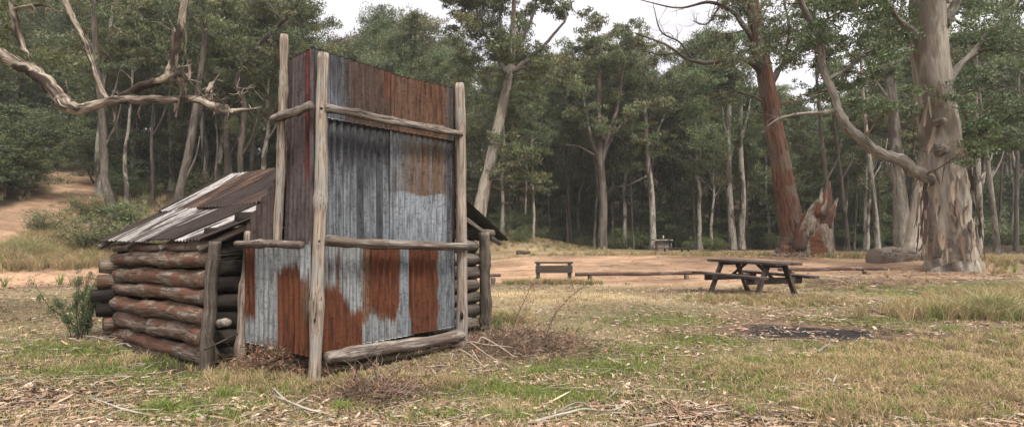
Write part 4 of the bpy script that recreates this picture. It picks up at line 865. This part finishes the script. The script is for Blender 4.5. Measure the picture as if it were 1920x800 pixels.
# ---- undergrowth shrubs
def shrub(px, py=None, d=None, h=1.4, kd='shrub0', lab=None, wid=1.2, grp=None):
    g = hit(px, py) if py else onground(px, d); return plant(kd, g, h, lab or ('low dark shrub '+zone(px)), 'shrub', grp or (None if lab else 'shrubs '+zone(px)), 'shrub', R_.uniform(0, 6.28), wid)
for px, py, h, kd, lab in ((160, 470, 1.9, 'shrub0', 'rounded bushy shrub at the left roof corner of the hut'), (88, 437, 1.1, 'shrub2', 'small dark shrub on the bank just below the dirt track'), (155, 398, 1.2, 'shrub0', 'dark shrub between the track and the stout grey trunk'), (178, 412, 1.1, 'yshrub', 'yellow green shrub at the foot of the stout grey trunk'),
        (235, 470, 1.7, 'shrub2', 'twiggy shrub behind the hut eave'), (250, 420, 1.6, 'shrub1', 'leafy shrub above the far end of the roof'), (1340, 470, 1.3, 'yshrub', 'bright green shrub left of the pair of white gums'), (1300, 468, 1.1, 'shrub1', 'green shrub right of the small distant fireplace hut'), (975, 452, 1.2, 'shrub2', 'dark shrub on the grassy bank right of the hut')):
    shrub(px, py, None, h, kd, lab, 1.4)
for (x0, x1, n, d0, d1) in ((-100, 95, 14, 43, 56), (60, 130, 7, 58, 66), (176, 260, 8, 40, 52), (190, 560, 12, 34, 48), (930, 1420, 30, 45.5, 54), (1420, 1960, 30, 44, 54)):
    for i in range(n):
        px = x0+(x1-x0)*(i+R_.random())/n; shrub(px, None, R_.uniform(d0, d1), R_.uniform(1.0, 2.4), R_.choice(['shrub0', 'shrub1', 'shrub2', 'shrub2']), wid=1.5)
# ------------------------------------------------------------------ furniture of the picnic ground
class OB(MB):                                   # world-space pieces moved under their thing's empty
    def __init__(s, root): MB.__init__(s); s.o = A(*root.location)
    def build(s, name, m, parent, smooth=False):
        s.V = [v-s.o for v in s.V]; return MB.build(s, name, m, parent, smooth)
def picnic():
    c = onground(1409, 14.0); ph = math.radians(72); r = empty('picnic_table', c); tag(r, 'dark weathered timber picnic table with attached benches standing on the grass', 'picnic table')
    a = A(math.cos(ph), -math.sin(ph), 0); b = A(math.sin(ph), math.cos(ph), 0); P = lambda u, v, z: c+a*u+b*v+A(0, 0, z)
    L = 2.44
    q = OB(r)
    for i in range(5): beam(q, P(-L/2+.01*(i % 2), -.32+.16*i, .80), P(L/2-.012*(i % 3), -.32+.16*i, .80), .148, .06)
    q.build('tabletop', M['table'], r)
    for s in (-1, 1):
        q = OB(r)
        for k in (0, 1): beam(q, P(-L/2, s*(.66+.145*k), .485), P(L/2, s*(.66+.145*k), .485), .138, .06)
        q.build('bench_seat', M['table'], r)
    for e in (-.76, .76):
        q = OB(r); beam(q, P(e, -.80, .385), P(e, .80, .385), .07, .15); q.build('bench_support', M['table'], r)
        q = OB(r); beam(q, P(e, -.38, .735), P(e, .38, .735), .05, .085); q.build('top_support', M['table'], r)
        for s in (-1, 1):
            q = OB(r); e2 = e+.052*(1 if e > 0 else -1); beam(q, P(e2, s*.60, -.04), P(e2, s*.24, .76), .07, .13, up=a); q.build('leg', M['table'], r)
        q = OB(r); beam(q, P(e-.03*np.sign(e), 0, .42), P(e*.25, 0, .755), .045, .08, up=b); q.build('brace', M['table'], r)
picnic()
def barrier():
    l, rt = onground(1009, 17.6), onground(1068, 17.6); r = empty('board_barrier', (l+rt)/2); tag(r, 'low mossy barrier of two boards between square posts at the edge of the dirt', 'barrier')
    for p in (l, rt):
        q = OB(r); box(q, p+A(0, 0, .28), (.115, .115, .72)); q.build('post', M['greenwood'], r)
    x = A(1, 0, 0)
    q = OB(r); box(q, (l+rt)/2+A(0, 0, .645), (1.20, .15, .055)); q.build('top_board', M['greenwood'], r)
    q = OB(r); box(q, (l+rt)/2+A(0, -.075, .44), (1.16, .04, .235)); q.build('board', M['greenwood'], r)
barrier()
def lograil(pts, zr, rad, posts, label, d0, seed, pr=.075):
    r = empty('log_rail', onground(pts[0][0], d0)); tag(r, label, 'log rail', 'low log rails edging the dirt')
    a, b = W(*pts[0]), W(*pts[1]); q = OB(r); log_tube(q, a, b, rad, rad*.9, seed, 12, .003, .05, 40); q.build('rail', M['brownrail'], r, True)
    for f in posts:
        p = a+(b-a)*f; g = float(gz(p[0], p[1])); q = OB(r); log_tube(q, A(p[0], p[1], g-.15), A(p[0], p[1], p[2]-rad*.6), pr, pr, seed+int(f*10), 10, 0, .04, 8); q.build('post', M['brownrail'], r, True)
lograil([(1079, 514, 17.6), (1317, 511, 18.4)], 0, .062, (.11, .87), 'long low log rail between the board barrier and the picnic table', 17.6, 201)
lograil([(800, 519, 17.4), (939, 515, 17.4)], 0, .058, (.2, .895), 'stub of low log rail showing just right of the hut', 17.4, 202)
lograil([(1460, 505, 18.6), (1664, 503, 19.6)], 0, .066, (.12, .78), 'low log rail running from behind the picnic table towards the huge gum', 18.6, 203)
g = onground(1680, 24); r = empty('fallen_log', g); tag(r, 'thick sawn grey log lying left of the huge gum', 'log')
q = OB(r); a, b = W(1636, 482, 22.6), W(1775, 488, 23.4); log_tube(q, a, b, .40, .44, 211, 26, .0, .018, 40); q.build('log_body', M['fallen'], r, True)
for (px, py, L, rad, lab) in ((981, 475, .9, .13, 'short dark log lying at the far edge of the dirt right of the hut'),):
    g = hit(px, py+2); q = MB(); log_tube(q, (-L/2, 0, rad), (L/2, .1, rad), rad, rad*.9, 212, 10, 0, .06, 10); o = q.build('short_log', M['table']); o.location = g; tag(o, lab, 'log')
def fireplace():
    g = onground(1241, 39); r = empty('barbecue_fireplace', g); tag(r, 'small distant stone barbecue with a flat pale lid and flue pipe', 'barbecue')
    s = 39/F
    q = OB(r); box(q, g+A(0, 0, .35), (21*s, .8, .78), bev=.03); q.build('masonry_body', M['fallen'], r)
    q = OB(r); box(q, g+A(0, 0, .80), (33*s, 1.2, .07)); q.build('lid', M['white'], r)
    q = OB(r); tube(q, [g+A(.1, 0, .78), g+A(.1, 0, 1.12)], .045, 8); q.build('flue_pipe', M['white'], r, True)
    q = OB(r); tube(q, [g+A(.52, -.45, -.05), g+A(.52, -.45, .78)], .03, 6); q.build('post', M['rail'], r, True)
    g = onground(1262, 38); r = empty('long_bench', g); tag(r, 'long thin dark bench in front of the distant barbecue', 'bench'); s = 38/F
    q = OB(r); box(q, g+A(-.1, 0, .28), (92*s, .35, .06)); q.build('bench_top', M['table'], r)
    for x in (-.55, .6, 1.05):
        q = OB(r); box(q, g+A(x, 0, .12), (.07, .3, .30)); q.build('leg', M['table'], r)
fireplace()

# ------------------------------------------------------------------ ground cover
def ngrid(x, y, s=1.): return (np.sin(x*1.7*s+2*np.sin(y*1.1*s))+np.sin(y*2.3*s+1.5*np.sin(x*1.9*s+1)))*.25+.5
def screen_spots(rng, n, py0=474, py1=900, umax=1.25):
    py = rng.uniform(py0, py1, n); d = H*F/(py-HY); u = rng.uniform(-umax, umax, n); x = u*d+rng.normal(0, .02, n); y = d+rng.normal(0, .02, n)
    return x, y
def surf(x, y): return gz(x, y)
STRAW = A(.39, .30, .175); GREEN = A(.14, .18, .045); OLV = A(.26, .225, .10)
def blades(mb, rng, x, y, h, w, col, lean=.5, z=None):
    n = len(x); z = surf(x, y)-.01 if z is None else z; th = rng.uniform(0, 6.28, n); la = rng.uniform(0, 6.28, n); ln = lean*h*rng.uniform(.2, 1.3, n)
    wx, wy = np.cos(th)*w*.5, np.sin(th)*w*.5; lx, ly = np.cos(la)*ln, np.sin(la)*ln
    b0 = np.stack([x-wx, y-wy, z], 1); b1 = np.stack([x+wx, y+wy, z], 1)
    m0 = np.stack([x-wx*.8+lx*.35, y-wy*.8+ly*.35, z+h*.6], 1); m1 = np.stack([x+wx*.8+lx*.35, y+wy*.8+ly*.35, z+h*.6], 1); t = np.stack([x+lx, y+ly, z+h*rng.uniform(.75, 1, n)], 1)
    V = np.stack([b0, b1, m1, m0, t], 1).reshape(-1, 3); k = np.arange(n)[:, None]*5
    mb.add(V, k+A(0, 1, 2, 3).astype(int), k+A(3, 2, 4).astype(int), np.repeat(col, 5, 0))
def zones(x, y):
    f = lambda c: np.clip(chan(c, x, y), 0, 1)
    return f('dirt'), f('green'), f('brown'), f('straw'), f('char'), np.maximum(forest_mask(x, y), inside_hut(x, y, .02))
def grasses():
    rng = np.random.default_rng(12); mb = MB(); x, y = screen_spots(rng, 330000); D, G, B, St, Ch, Fm = zones(x, y)
    nn = ngrid(x, y, 1.3)*.6+ngrid(x, y, 4.1)*.4
    keep = rng.random(len(x)) < np.clip(.55+.8*G+.45*St-1.1*D-.30*B-1.3*Ch-.95*Fm+(nn-.5)*.9, .03, 1)
    keep &= ~((Ch > .35) | (D > .6) & (rng.random(len(x)) < .9)); x, y, G, St, B, nn = x[keep], y[keep], G[keep], St[keep], B[keep], nn[keep]; n = len(x)
    g = np.clip(G*1.15+(nn-.5)*.9-.4*St+.08, 0, 1); g = (rng.random(n) < g)[:, None]
    col = np.where(g, GREEN*rng.uniform(.7, 1.5, (n, 1)), np.where(rng.random((n, 1)) < .6, STRAW, OLV)*rng.uniform(.6, 1.35, (n, 1)))
    d = np.hypot(x, y); blades(mb, rng, x, y, rng.uniform(.025, .075, n)*(1+.5*St+.012*d), .0045+.00042*d, col, .9)
    o = mb.build('short_grass', M['grass'], None, False); tag(o, 'short mixed green and straw coloured grass over the clearing', 'grass', kind='stuff')
    mb = MB()                                   # long dry grass standing in tufts
    zs = [(1560, 690, 1.1, .4, 90, .10), (1730, 690, 1.2, .7, 170, .13), (1840, 740, 1.0, .5, 150, .14), (1700, 655, 1.2, .4, 70, .10), (1870, 650, 1.6, .8, 150, .16), (1450, 700, .8, .4, 120, .13), (1640, 770, .9, .3, 160, .15), (1420, 560, 1.5, .5, 200, .14), (1480, 570, 1.2, .4, 120, .12),
          (40, 485, 5, 3, 620, .45), (120, 480, 4, 3, 420, .4), (-40, 470, 6, 5, 400, .5), (200, 500, 3, 2, 160, .3), (1040, 533, 1.3, .25, 150, .2), (1200, 531, 3, .3, 120, .14), (1840, 590, 1.5, .5, 220, .32), (1770, 575, .8, .3, 80, .25), (1905, 560, 1.6, .6, 140, .3),
          (300, 680, .9, .35, 70, .12), (470, 715, .5, .25, 60, .14), (700, 720, 1.0, .25, 160, .10), (600, 730, 1.2, .2, 80, .10), (930, 600, .5, .4, 80, .16), (1050, 480, 9, 2, 200, .22), (1400, 478, 9, 2, 240, .25), (1850, 490, 6, 3, 260, .3), (980, 445, 5, 5, 340, .3), (1490, 487, 3, 1, 140, .3), (1600, 540, 3, 1, 60, .12), (290, 400, 8, 8, 260, .4), (30, 460, 5, 3, 240, .5), (20, 380, 6, 5, 160, .5)]
    for px, py, rx, ry, nt_, hh in zs:
        c = hit(px, py); far = c[1] > 22
        tx = c[0]+rng.normal(0, rx*.55, nt_); ty = c[1]+rng.normal(0, ry*.55, nt_); k = 34 if not far else 22
        kp = ~inside_hut(tx, ty, .0) & (chan('dirt', tx, ty) < .45); tx, ty = tx[kp], ty[kp]
        hh = hh*(.8 if px > 1400 and py > 600 else 1.); X = np.repeat(tx, k)+rng.normal(0, .035+.03*far, len(tx)*k); Y = np.repeat(ty, k)+rng.normal(0, .035+.03*far, len(tx)*k); n = len(X)
        tone = np.repeat(rng.uniform(.65, 1.25, len(tx)), k)[:, None]; gr = np.repeat(rng.random(len(tx)) < (.15 if py > 560 else .08), k)[:, None]
        col = np.where(gr, GREEN*1.2, np.where(rng.random((n, 1)) < .75, STRAW*.95, OLV))*tone*rng.uniform(.7, 1.3, (n, 1))
        blades(mb, rng, X, Y, hh*rng.uniform(.5, 1.25, n), (.004+.00045*c[1])*np.ones(n), col, .75)
    o = mb.build('long_dry_grass', M['grass'], None, False); tag(o, 'tufts of long dry straw grass standing across the clearing', 'grass', kind='stuff')
grasses()
LT = [A(.34, .24, .165), A(.25, .155, .11), A(.18, .11, .075), A(.42, .33, .25), A(.28, .24, .20), A(.13, .08, .055)]
def strips(mb, rng, x, y, L, w, col, lift, seg=4, curl=.25, zc=None):
    n = len(x); z = surf(x, y)+lift if zc is None else zc; th = rng.uniform(0, 6.28, n); cv = rng.normal(0, curl, n); tilt = rng.normal(0, .18, n); rows = []
    for k in range(seg+1):
        f = k/seg-.5; a = th+cv*f*2; cx = x+np.cos(a)*L*f; cy = y+np.sin(a)*L*f; ww = w*(1-(2*abs(f))**2.5*.85)*.5
        cz = z+L*tilt*f+.12*L*(.25-f*f)*np.sign(cv)+.004; cz = np.maximum(cz, surf(cx, cy)+.003)
        rows += [np.stack([cx-np.sin(a)*ww, cy+np.cos(a)*ww, cz+ww*.5], 1), np.stack([cx+np.sin(a)*ww, cy-np.cos(a)*ww, cz-ww*.2], 1)]
    V = np.stack(rows, 1).reshape(-1, 3); k0 = np.arange(n)[:, None]*(2*seg+2); m = 2*seg+2
    for k in range(seg): mb.F[4].append(k0+A(2*k, 2*k+1, 2*k+3, 2*k+2).astype(int)+mb.n)
    mb.V.append(V); mb.C.append(np.repeat(col, m, 0)); mb.L.append(V); mb.n += len(V)
def litter():
    rng = np.random.default_rng(15); mb = MB(); x, y = screen_spots(rng, 170000, 480, 900); D, G, B, St, Ch, Fm = zones(x, y); nn = ngrid(x, y, 1.9)*.5+ngrid(x+5, y, 5)*.5
    near = np.clip((12-y)/9, 0, 1)
    p = np.clip(.32+.30*B-.06*near-.28*D-.25*St-.35*G-.45*Ch+(nn-.5)*.8, .02, 1); kp = (rng.random(len(x)) < p) & ~inside_hut(x, y, .02); x, y = x[kp], y[kp]; n = len(x)
    d = np.hypot(x, y); c = np.array(LT)[rng.integers(0, len(LT), n)]*rng.uniform(.6, 1.2, (n, 1)); L = rng.uniform(.035, .105, n)*(1+.03*d)
    strips(mb, rng, x, y, L, L*rng.uniform(.14, .3, n), c, rng.uniform(0, .02, n), 3, .5)
    o = mb.build('leaf_litter', M['litter'], None, False); tag(o, 'fallen gum leaves in tan, pink and brown strewn over the ground', 'leaf litter', kind='stuff')
    mb = MB(); x, y = screen_spots(rng, 1500, 495, 900); D, G, B, St, Ch, Fm = zones(x, y); kp = (rng.random(len(x)) < np.clip(.3+.6*B-.6*D, .02, 1)) & ~inside_hut(x, y, .02); x, y = x[kp], y[kp]
    bx = []; by = []
    for px, py, r, k in ((1760, 512, 2.0, 260), (1850, 515, 2.0, 200), (1650, 530, 2.6, 170), (1560, 545, 1.5, 50), (1490, 484, 1.5, 70), (1360, 468, 1.6, 60), (1640, 590, 1.2, 60), (1290, 790, .9, 40), (1750, 790, .8, 30), (80, 730, .6, 25), (30, 600, 1.5, 70), (1330, 770, .7, 60), (230, 640, .8, 30), (1530, 600, .9, 50)):
        c = hit(px, py); bx.append(c[0]+rng.normal(0, r*.6, k)); by.append(c[1]+rng.normal(0, r*.4, k))
    x = np.concatenate([x]+bx); y = np.concatenate([y]+by); n = len(x)
    c = np.array(LT)[rng.integers(0, len(LT), n)]*rng.uniform(.6, 1.15, (n, 1)); L = rng.uniform(.08, .28, n)*(1+.04*y)
    strips(mb, rng, x, y, L, L*rng.uniform(.035, .09, n), c, rng.uniform(0, .03, n), 6, .35)
    o = mb.build('bark_shreds', M['litter'], None, False); tag(o, 'curled strips of shed bark lying about the clearing', 'shed bark', kind='stuff')
    mb = MB(); x, y = screen_spots(rng, 2300, 500, 900); D, *_ = zones(x, y); kp = (D < .4) & ~inside_hut(x, y, .02)
    for a, b in zip(x[kp], y[kp]):
        L = rng.uniform(.1, .5); th = rng.uniform(0, 6.28); P = branch(rng, A(a, b, 0), A(math.cos(th), math.sin(th), 0), L, 5, 0, .22); P[:, 2] = gz(P[:, 0], P[:, 1])+.008+rng.uniform(0, .03)
        tube(mb, P, np.linspace(.006, .002, 6), 4, col=[A(.24, .19, .15), A(.11, .085, .07), A(.33, .28, .23)][rng.integers(3)], caps=False)
    o = mb.build('fine_twigs', M['twig']); tag(o, 'fine dead twigs scattered through the grass', 'twigs', kind='stuff')
litter()
# sticks one can pick out
for pts, r, m_, lab in (
    ([(512, 745), (560, 768), (600, 778), (660, 783), (715, 778)], .011, 'white', 'long pale curved stick in the left foreground below the corner post'),
    ([(508, 728), (530, 752), (560, 768), (592, 780)], .012, 'white', 'bent pale stick curving down in front of the chimney foot'),
    ([(170, 752), (230, 775), (300, 782), (355, 781)], .011, 'white', 'thin pale stick at the lower left, below the log wall'),
    ([(990, 798), (1060, 785), (1105, 775), (1160, 782), (1210, 800)], .013, 'white', 'long forked pale stick at the bottom middle of the clearing'),
    ([(1042, 779), (1085, 763), (1120, 772), (1170, 788)], .010, 'gum', 'thinner stick crossing the long forked one at bottom middle'),
    ([(1495, 694), (1520, 708), (1545, 716)], .014, 'white', 'pale forked stick in the straw grass right of the fire scar'),
    ([(1385, 632), (1410, 637), (1440, 641)], .014, 'gum', 'grey stick lying at the left end of the charred patch'),
    ([(1535, 662), (1550, 652), (1562, 649)], .016, 'gum', 'small brown crooked stick just below the charred patch'),
    ([(1635, 562), (1660, 568), (1690, 572)], .02, 'white', 'short pale branch lying between the table and the huge gum'),
    ([(1550, 716), (1560, 722), (1568, 731)], .018, 'white', 'curled pale piece of bark in the right foreground'),
    ([(0, 715), (25, 716), (42, 722), (40, 735)], .014, 'gum', 'crooked grey stick at the left edge of the picture'),
    ([(150, 632), (190, 638), (232, 646)], .012, 'white', 'straight pale stick below the lowest wall log at left'),
    ([(1700, 545), (1740, 553), (1790, 556)], .02, 'white', 'long pale branch lying in the green grass below the huge gum'),
    ([(1125, 500), (1150, 498), (1170, 499)], .02, 'gum', 'short stick on the orange dirt behind the log rail')):
    P = np.array([hit(*p) for p in pts]); o0 = P[0].copy(); Q = spline(P, 16); Q[:, 2] = gz(Q[:, 0], Q[:, 1])+.022; Q[:, 2] += .015*np.sin(np.linspace(0, 6, 16)); Q -= o0
    mb = MB(); tube(mb, Q, np.linspace(r, r*.45, 16), 7, .08, rng=np.random.default_rng(1))
    if r > .0125: tube(mb, spline([Q[9], Q[11]+A(.03, .05, .05), Q[11]+A(.10, .12, .09)], 6), np.linspace(r*.6, r*.3, 6), 6)
    o = mb.build('stick', M[m_]); o.location = o0; tag(o, lab, 'stick')
# ------------------------------------------------------------------ brush and weeds by the hut
def brush(name, px, py, rx, ry, hh, n, label, cat='brush', seed=1, cols=None, leaf=0, rad=.004, arcs=()):
    rng = np.random.default_rng(seed); c = hit(px, py); o = empty(name, c); tag(o, label, cat); mb = MB(); lf = MB(); cols = cols or [A(.17, .12, .085), A(.10, .07, .055), A(.26, .20, .15)]
    for _ in range(n):
        a, b = rng.normal(0, rx*.5), rng.normal(0, ry*.5); th = rng.uniform(0, 6.28); e = math.exp(-(a/rx)**2-(b/ry)**2)
        B = branch(rng, A(a, b, rng.uniform(-.02, hh*.55*e)), A(math.cos(th), math.sin(th), rng.uniform(-.1, .9)*e), rng.uniform(.12, .5), 6, -.5, .28)
        gzz = gz(B[:, 0]+c[0], B[:, 1]+c[1])-c[2]; B[:, 2] = np.maximum(B[:, 2], gzz+.01)
        tube(mb, B, np.linspace(rad, rad*.35, 7), 3, col=cols[rng.integers(len(cols))], caps=False)
        if leaf and rng.random() < leaf:
            leaves(lf, rng, B[4], .06, 6, .05, .7, [A(.20, .11, .07), A(.13, .075, .05), A(.26, .17, .11)], droop=0)
    for pts, r, cc in arcs:
        P = spline([W(*p)-c for p in pts], 22); tube(mb, P, np.linspace(r, r*.4, 22), 5, col=cc, caps=False)
    mb.build('twigs', M['twig'], o)
    if lf.n: lf.build('dead_leaves', M['litter'], o, False)
PC = A(.42, .34, .27)
brush('dead_brush', 975, 655, 1.0, .8, .42, 1500, 'wide tangle of dead brown brush at the right foot of the chimney', seed=2, leaf=.35,
    arcs=[([(865, 655, 7.2), (880, 640, 7.1), (910, 645, 7.0), (960, 650, 6.9)], .009, PC), ([(848, 668, 7.1), (862, 655, 7.0), (890, 672, 6.8), (940, 715, 6.2)], .008, PC), ([(897, 640, 7.2), (905, 632, 7.2), (930, 645, 7.0), (965, 668, 6.7)], .010, PC),
          ([(850, 662, 7.0), (845, 680, 6.9), (858, 706, 6.5)], .007, PC), ([(885, 655, 7), (895, 672, 6.9), (915, 700, 6.5)], .008, PC), ([(880, 640, 7.1), (920, 668, 6.8), (965, 690, 6.4)], .007, PC)])
brush('dead_brush', 518, 694, .42, .22, .42, 1000, 'low mound of reddish dead brush against the left foot of the chimney', seed=3, leaf=.5, cols=[A(.16, .09, .06), A(.10, .06, .045), A(.20, .15, .10)], rad=.0035)
brush('dead_brush', 705, 745, .55, .35, .22, 800, 'flattened heap of grey brown twigs in front of the bottom rail', seed=4, leaf=.5, rad=.004)
brush('dead_brush', 560, 690, .25, .15, .15, 120, 'small tuft of dry stems in front of the front pole', seed=5)
brush('dead_brush', 1370, 466, 1.6, 1.0, .7, 260, 'distant heap of reddish brushwood left of the leaning tree', seed=6, rad=.02, cols=[A(.16, .09, .07), A(.10, .065, .05)])
brush('bark_heap', 1480, 482, 1.2, .7, .35, 150, 'heap of shed bark at the foot of the leaning red tree', seed=7, rad=.022, cols=[A(.2, .12, .08), A(.3, .23, .17)])
def stalk(px, pts, label, seed):
    rng = np.random.default_rng(seed); c = W(*pts[0]); c[2] = float(gz(c[0], c[1])); o = empty('dead_weed', c); tag(o, label, 'weed', 'tall dead weed stalks by the brush'); mb = MB(); lf = MB()
    P = spline([c]+[W(*p) for p in pts[1:]], 22)-c; tube(mb, P, np.linspace(.009, .003, 22), 5, col=A(.14, .09, .065), caps=False)
    for i in range(5, 22):
        for _ in range(2):
            d = rng.standard_normal(3)+A(0, 0, .6); B = branch(rng, P[i], d, rng.uniform(.05, .16), 4, .3, .2); tube(mb, B, np.linspace(.003, .0015, 5), 3, col=A(.13, .085, .06), caps=False)
            leaves(lf, rng, B[-1], .03, 4, .028, 1, [A(.15, .09, .06), A(.10, .06, .045)])
    mb.build('stem', M['twig'], o); lf.build('seed_heads', M['litter'], o, False)
stalk(0, [(950, 640, 7.0), (965, 605, 7.0), (985, 560, 7.0), (998, 533, 7.0)], 'left and steeper of two tall dead weed stalks right of the hut', 5)
stalk(0, [(1015, 640, 7.3), (1035, 600, 7.3), (1065, 560, 7.3), (1096, 536, 7.3)], 'right and more slanting of two tall dead weed stalks right of the hut', 6)
# green weeds at the back corner of the log wall
def weedbush(px, d, h, R, n, label, seed, tones, size=.045, cat='shrub'):
    w, f = gen_shrub(seed, h, R, n, size, tones, 16, 1., .28); g = onground(px, d); o = empty('leafy_shrub', g); o.scale = (.5, .6, 1); tag(o, label, cat); w.build('stem', M['dark'], o); f.build('foliage', M['leaf'], o, False)
weedbush(152, 8.6, 1.1, .36, 9000, 'spindly green leafy shrub at the back corner of the log wall', 301, [A(.07, .105, .04), A(.09, .12, .05), A(.11, .13, .06)])
weedbush(935, 8.9, .35, .25, 1200, 'small bright green weed at the right corner of the hut', 302, [A(.10, .15, .03), A(.12, .15, .05)], .04, 'weed')
def tussock(px, py, R, h, n, label, seed):
    rng = np.random.default_rng(seed); c = hit(px, py); mb = MB(); a = rng.uniform(0, 6.28, n); r = R*rng.random(n)**.7
    blades(mb, rng, c[0]+np.cos(a)*r, c[1]+np.sin(a)*r*.7, h*rng.uniform(.5, 1.2, n)*(1.1-.5*r/R), np.full(n, .010), np.where(rng.random((n, 1)) < .55, A(.34, .31, .17), A(.20, .22, .09))*rng.uniform(.7, 1.3, (n, 1)), .9)
    mb.V = [mb.V[0]-c]; o = mb.build('tussock', M['grass'], None, False); o.location = c; tag(o, label, 'tussock')
tussock(1862, 595, .75, .50, 2600, 'big pale arching grass tussock at the right edge, below the huge gum', 303)
tussock(1790, 590, .5, .30, 1200, 'smaller grass tussock just left of the big one at the right edge', 304)
tussock(45, 478, 1.1, .8, 1800, 'tall straw tussock in the meadow at the far left', 305)
# little plants sprouting in the foreground grass
for px, py, s in ((455, 712, 1.0), (420, 745, .9), (300, 770, .8), (675, 715, .8), (1010, 700, .7), (1780, 620, .9), (640, 770, .8)):
    rng = np.random.default_rng(px); mb = MB(); c = hit(px, py); n = 160
    blades(mb, rng, c[0]+rng.normal(0, .07, n), c[1]+rng.normal(0, .05, n), rng.uniform(.06, .16, n)*s, np.full(n, .007), GREEN*rng.uniform(.8, 1.5, (n, 1)), 1.0)
    mb.V = [mb.V[0]-c]; o = mb.build('grass_tuft', M['grass'], None, False); o.location = c
    tag(o, 'fresh green grass tuft ' + {455: 'below the corner post of the log wall', 420: 'left of the long curved stick', 300: 'at the lower left by the thin stick', 675: 'in front of the bottom chimney rail', 1010: 'under the tangle of dead brush', 1780: 'in the long straw grass at right', 640: 'in the foreground below the front pole'}[px], 'grass tuft')
# ------------------------------------------------------------------ camera, sky, light
cam = bpy.data.cameras.new('camera'); co = bpy.data.objects.new('camera', cam); COL.objects.link(co); S.camera = co
co.location = (0, 0, H); co.rotation_euler = (math.radians(90), 0, 0)
cam.sensor_fit = 'HORIZONTAL'; cam.sensor_width = 36; cam.lens = F/1920*36; cam.shift_y = (HY-400)/1920; cam.clip_end = 3000; cam.clip_start = .05
wd = bpy.data.worlds.new('World'); S.world = wd; wd.use_nodes = True; nt = wd.node_tree
for n in list(nt.nodes): nt.nodes.remove(n)
N = NT(nt); sky = N.n('ShaderNodeTexSky'); sky.sky_type = 'NISHITA'; sky.sun_disc = False
EL, AZ = 56, 150                                # sun behind the viewer's right shoulder, veiled by cloud
sky.sun_elevation = math.radians(EL); sky.sun_rotation = math.radians(AZ); sky.dust_density = 2
tc = N.n('ShaderNodeTexCoord').outputs['Generated']
cl = N.noise(N.scalev(tc, (1, 1, 2.2)), 2.2, 6, .6, .4)
cloud = N.mix((9.0, 8.8, 8.9), (5.4, 5.3, 5.5), N.ramp(cl, [(.40, 0), (.66, 1)]))
sz_ = N.n('ShaderNodeSeparateXYZ'); N.l(tc, sz_.inputs[0])
cloud = N.mix(cloud, N.ramp(sz_.outputs[2], [(0, (.62, .62, .66)), (.35, (.72, .71, .72)), (1, (2.0, 1.86, 1.68))]), 1., 'MULTIPLY')
c = N.mix(sky.outputs[0], cloud, .93)
bg = N.n('ShaderNodeBackground'); N.l(c, bg.inputs[0]); bg.inputs[1].default_value = .105
ow = N.n('ShaderNodeOutputWorld'); N.l(bg.outputs[0], ow.inputs[0])
sl = bpy.data.lights.new('sun', 'SUN'); sl.energy = 2.2; sl.angle = math.radians(12); sl.color = (1, .93, .83)
so = bpy.data.objects.new('sun', sl); COL.objects.link(so)
so.rotation_euler = (math.radians(90-EL), 0, math.radians(180-AZ))
v = S.view_settings; S.display_settings.display_device = 'sRGB'; v.view_transform = 'Standard'; v.look = 'None'; v.gamma = 1; v.use_curve_mapping = False
v.exposure = 1.12
hz = MB(); box(hz, (0, 0, 29), (1900, 1900, 66), bev=.01)
m_, nt_ = mat('thin_haze'); N2 = NT(nt_); o_ = N2.n('ShaderNodeOutputMaterial'); pv = N2.n('ShaderNodeVolumePrincipled'); pv.inputs['Color'].default_value = (.90, .92, .92, 1); pv.inputs['Density'].default_value = .0006
N2.l(pv.outputs[0], o_.inputs['Volume'])
o = hz.build('haze', m_, None, False); tag(o, 'thin cool air greying the far trees', 'haze', kind='stuff')
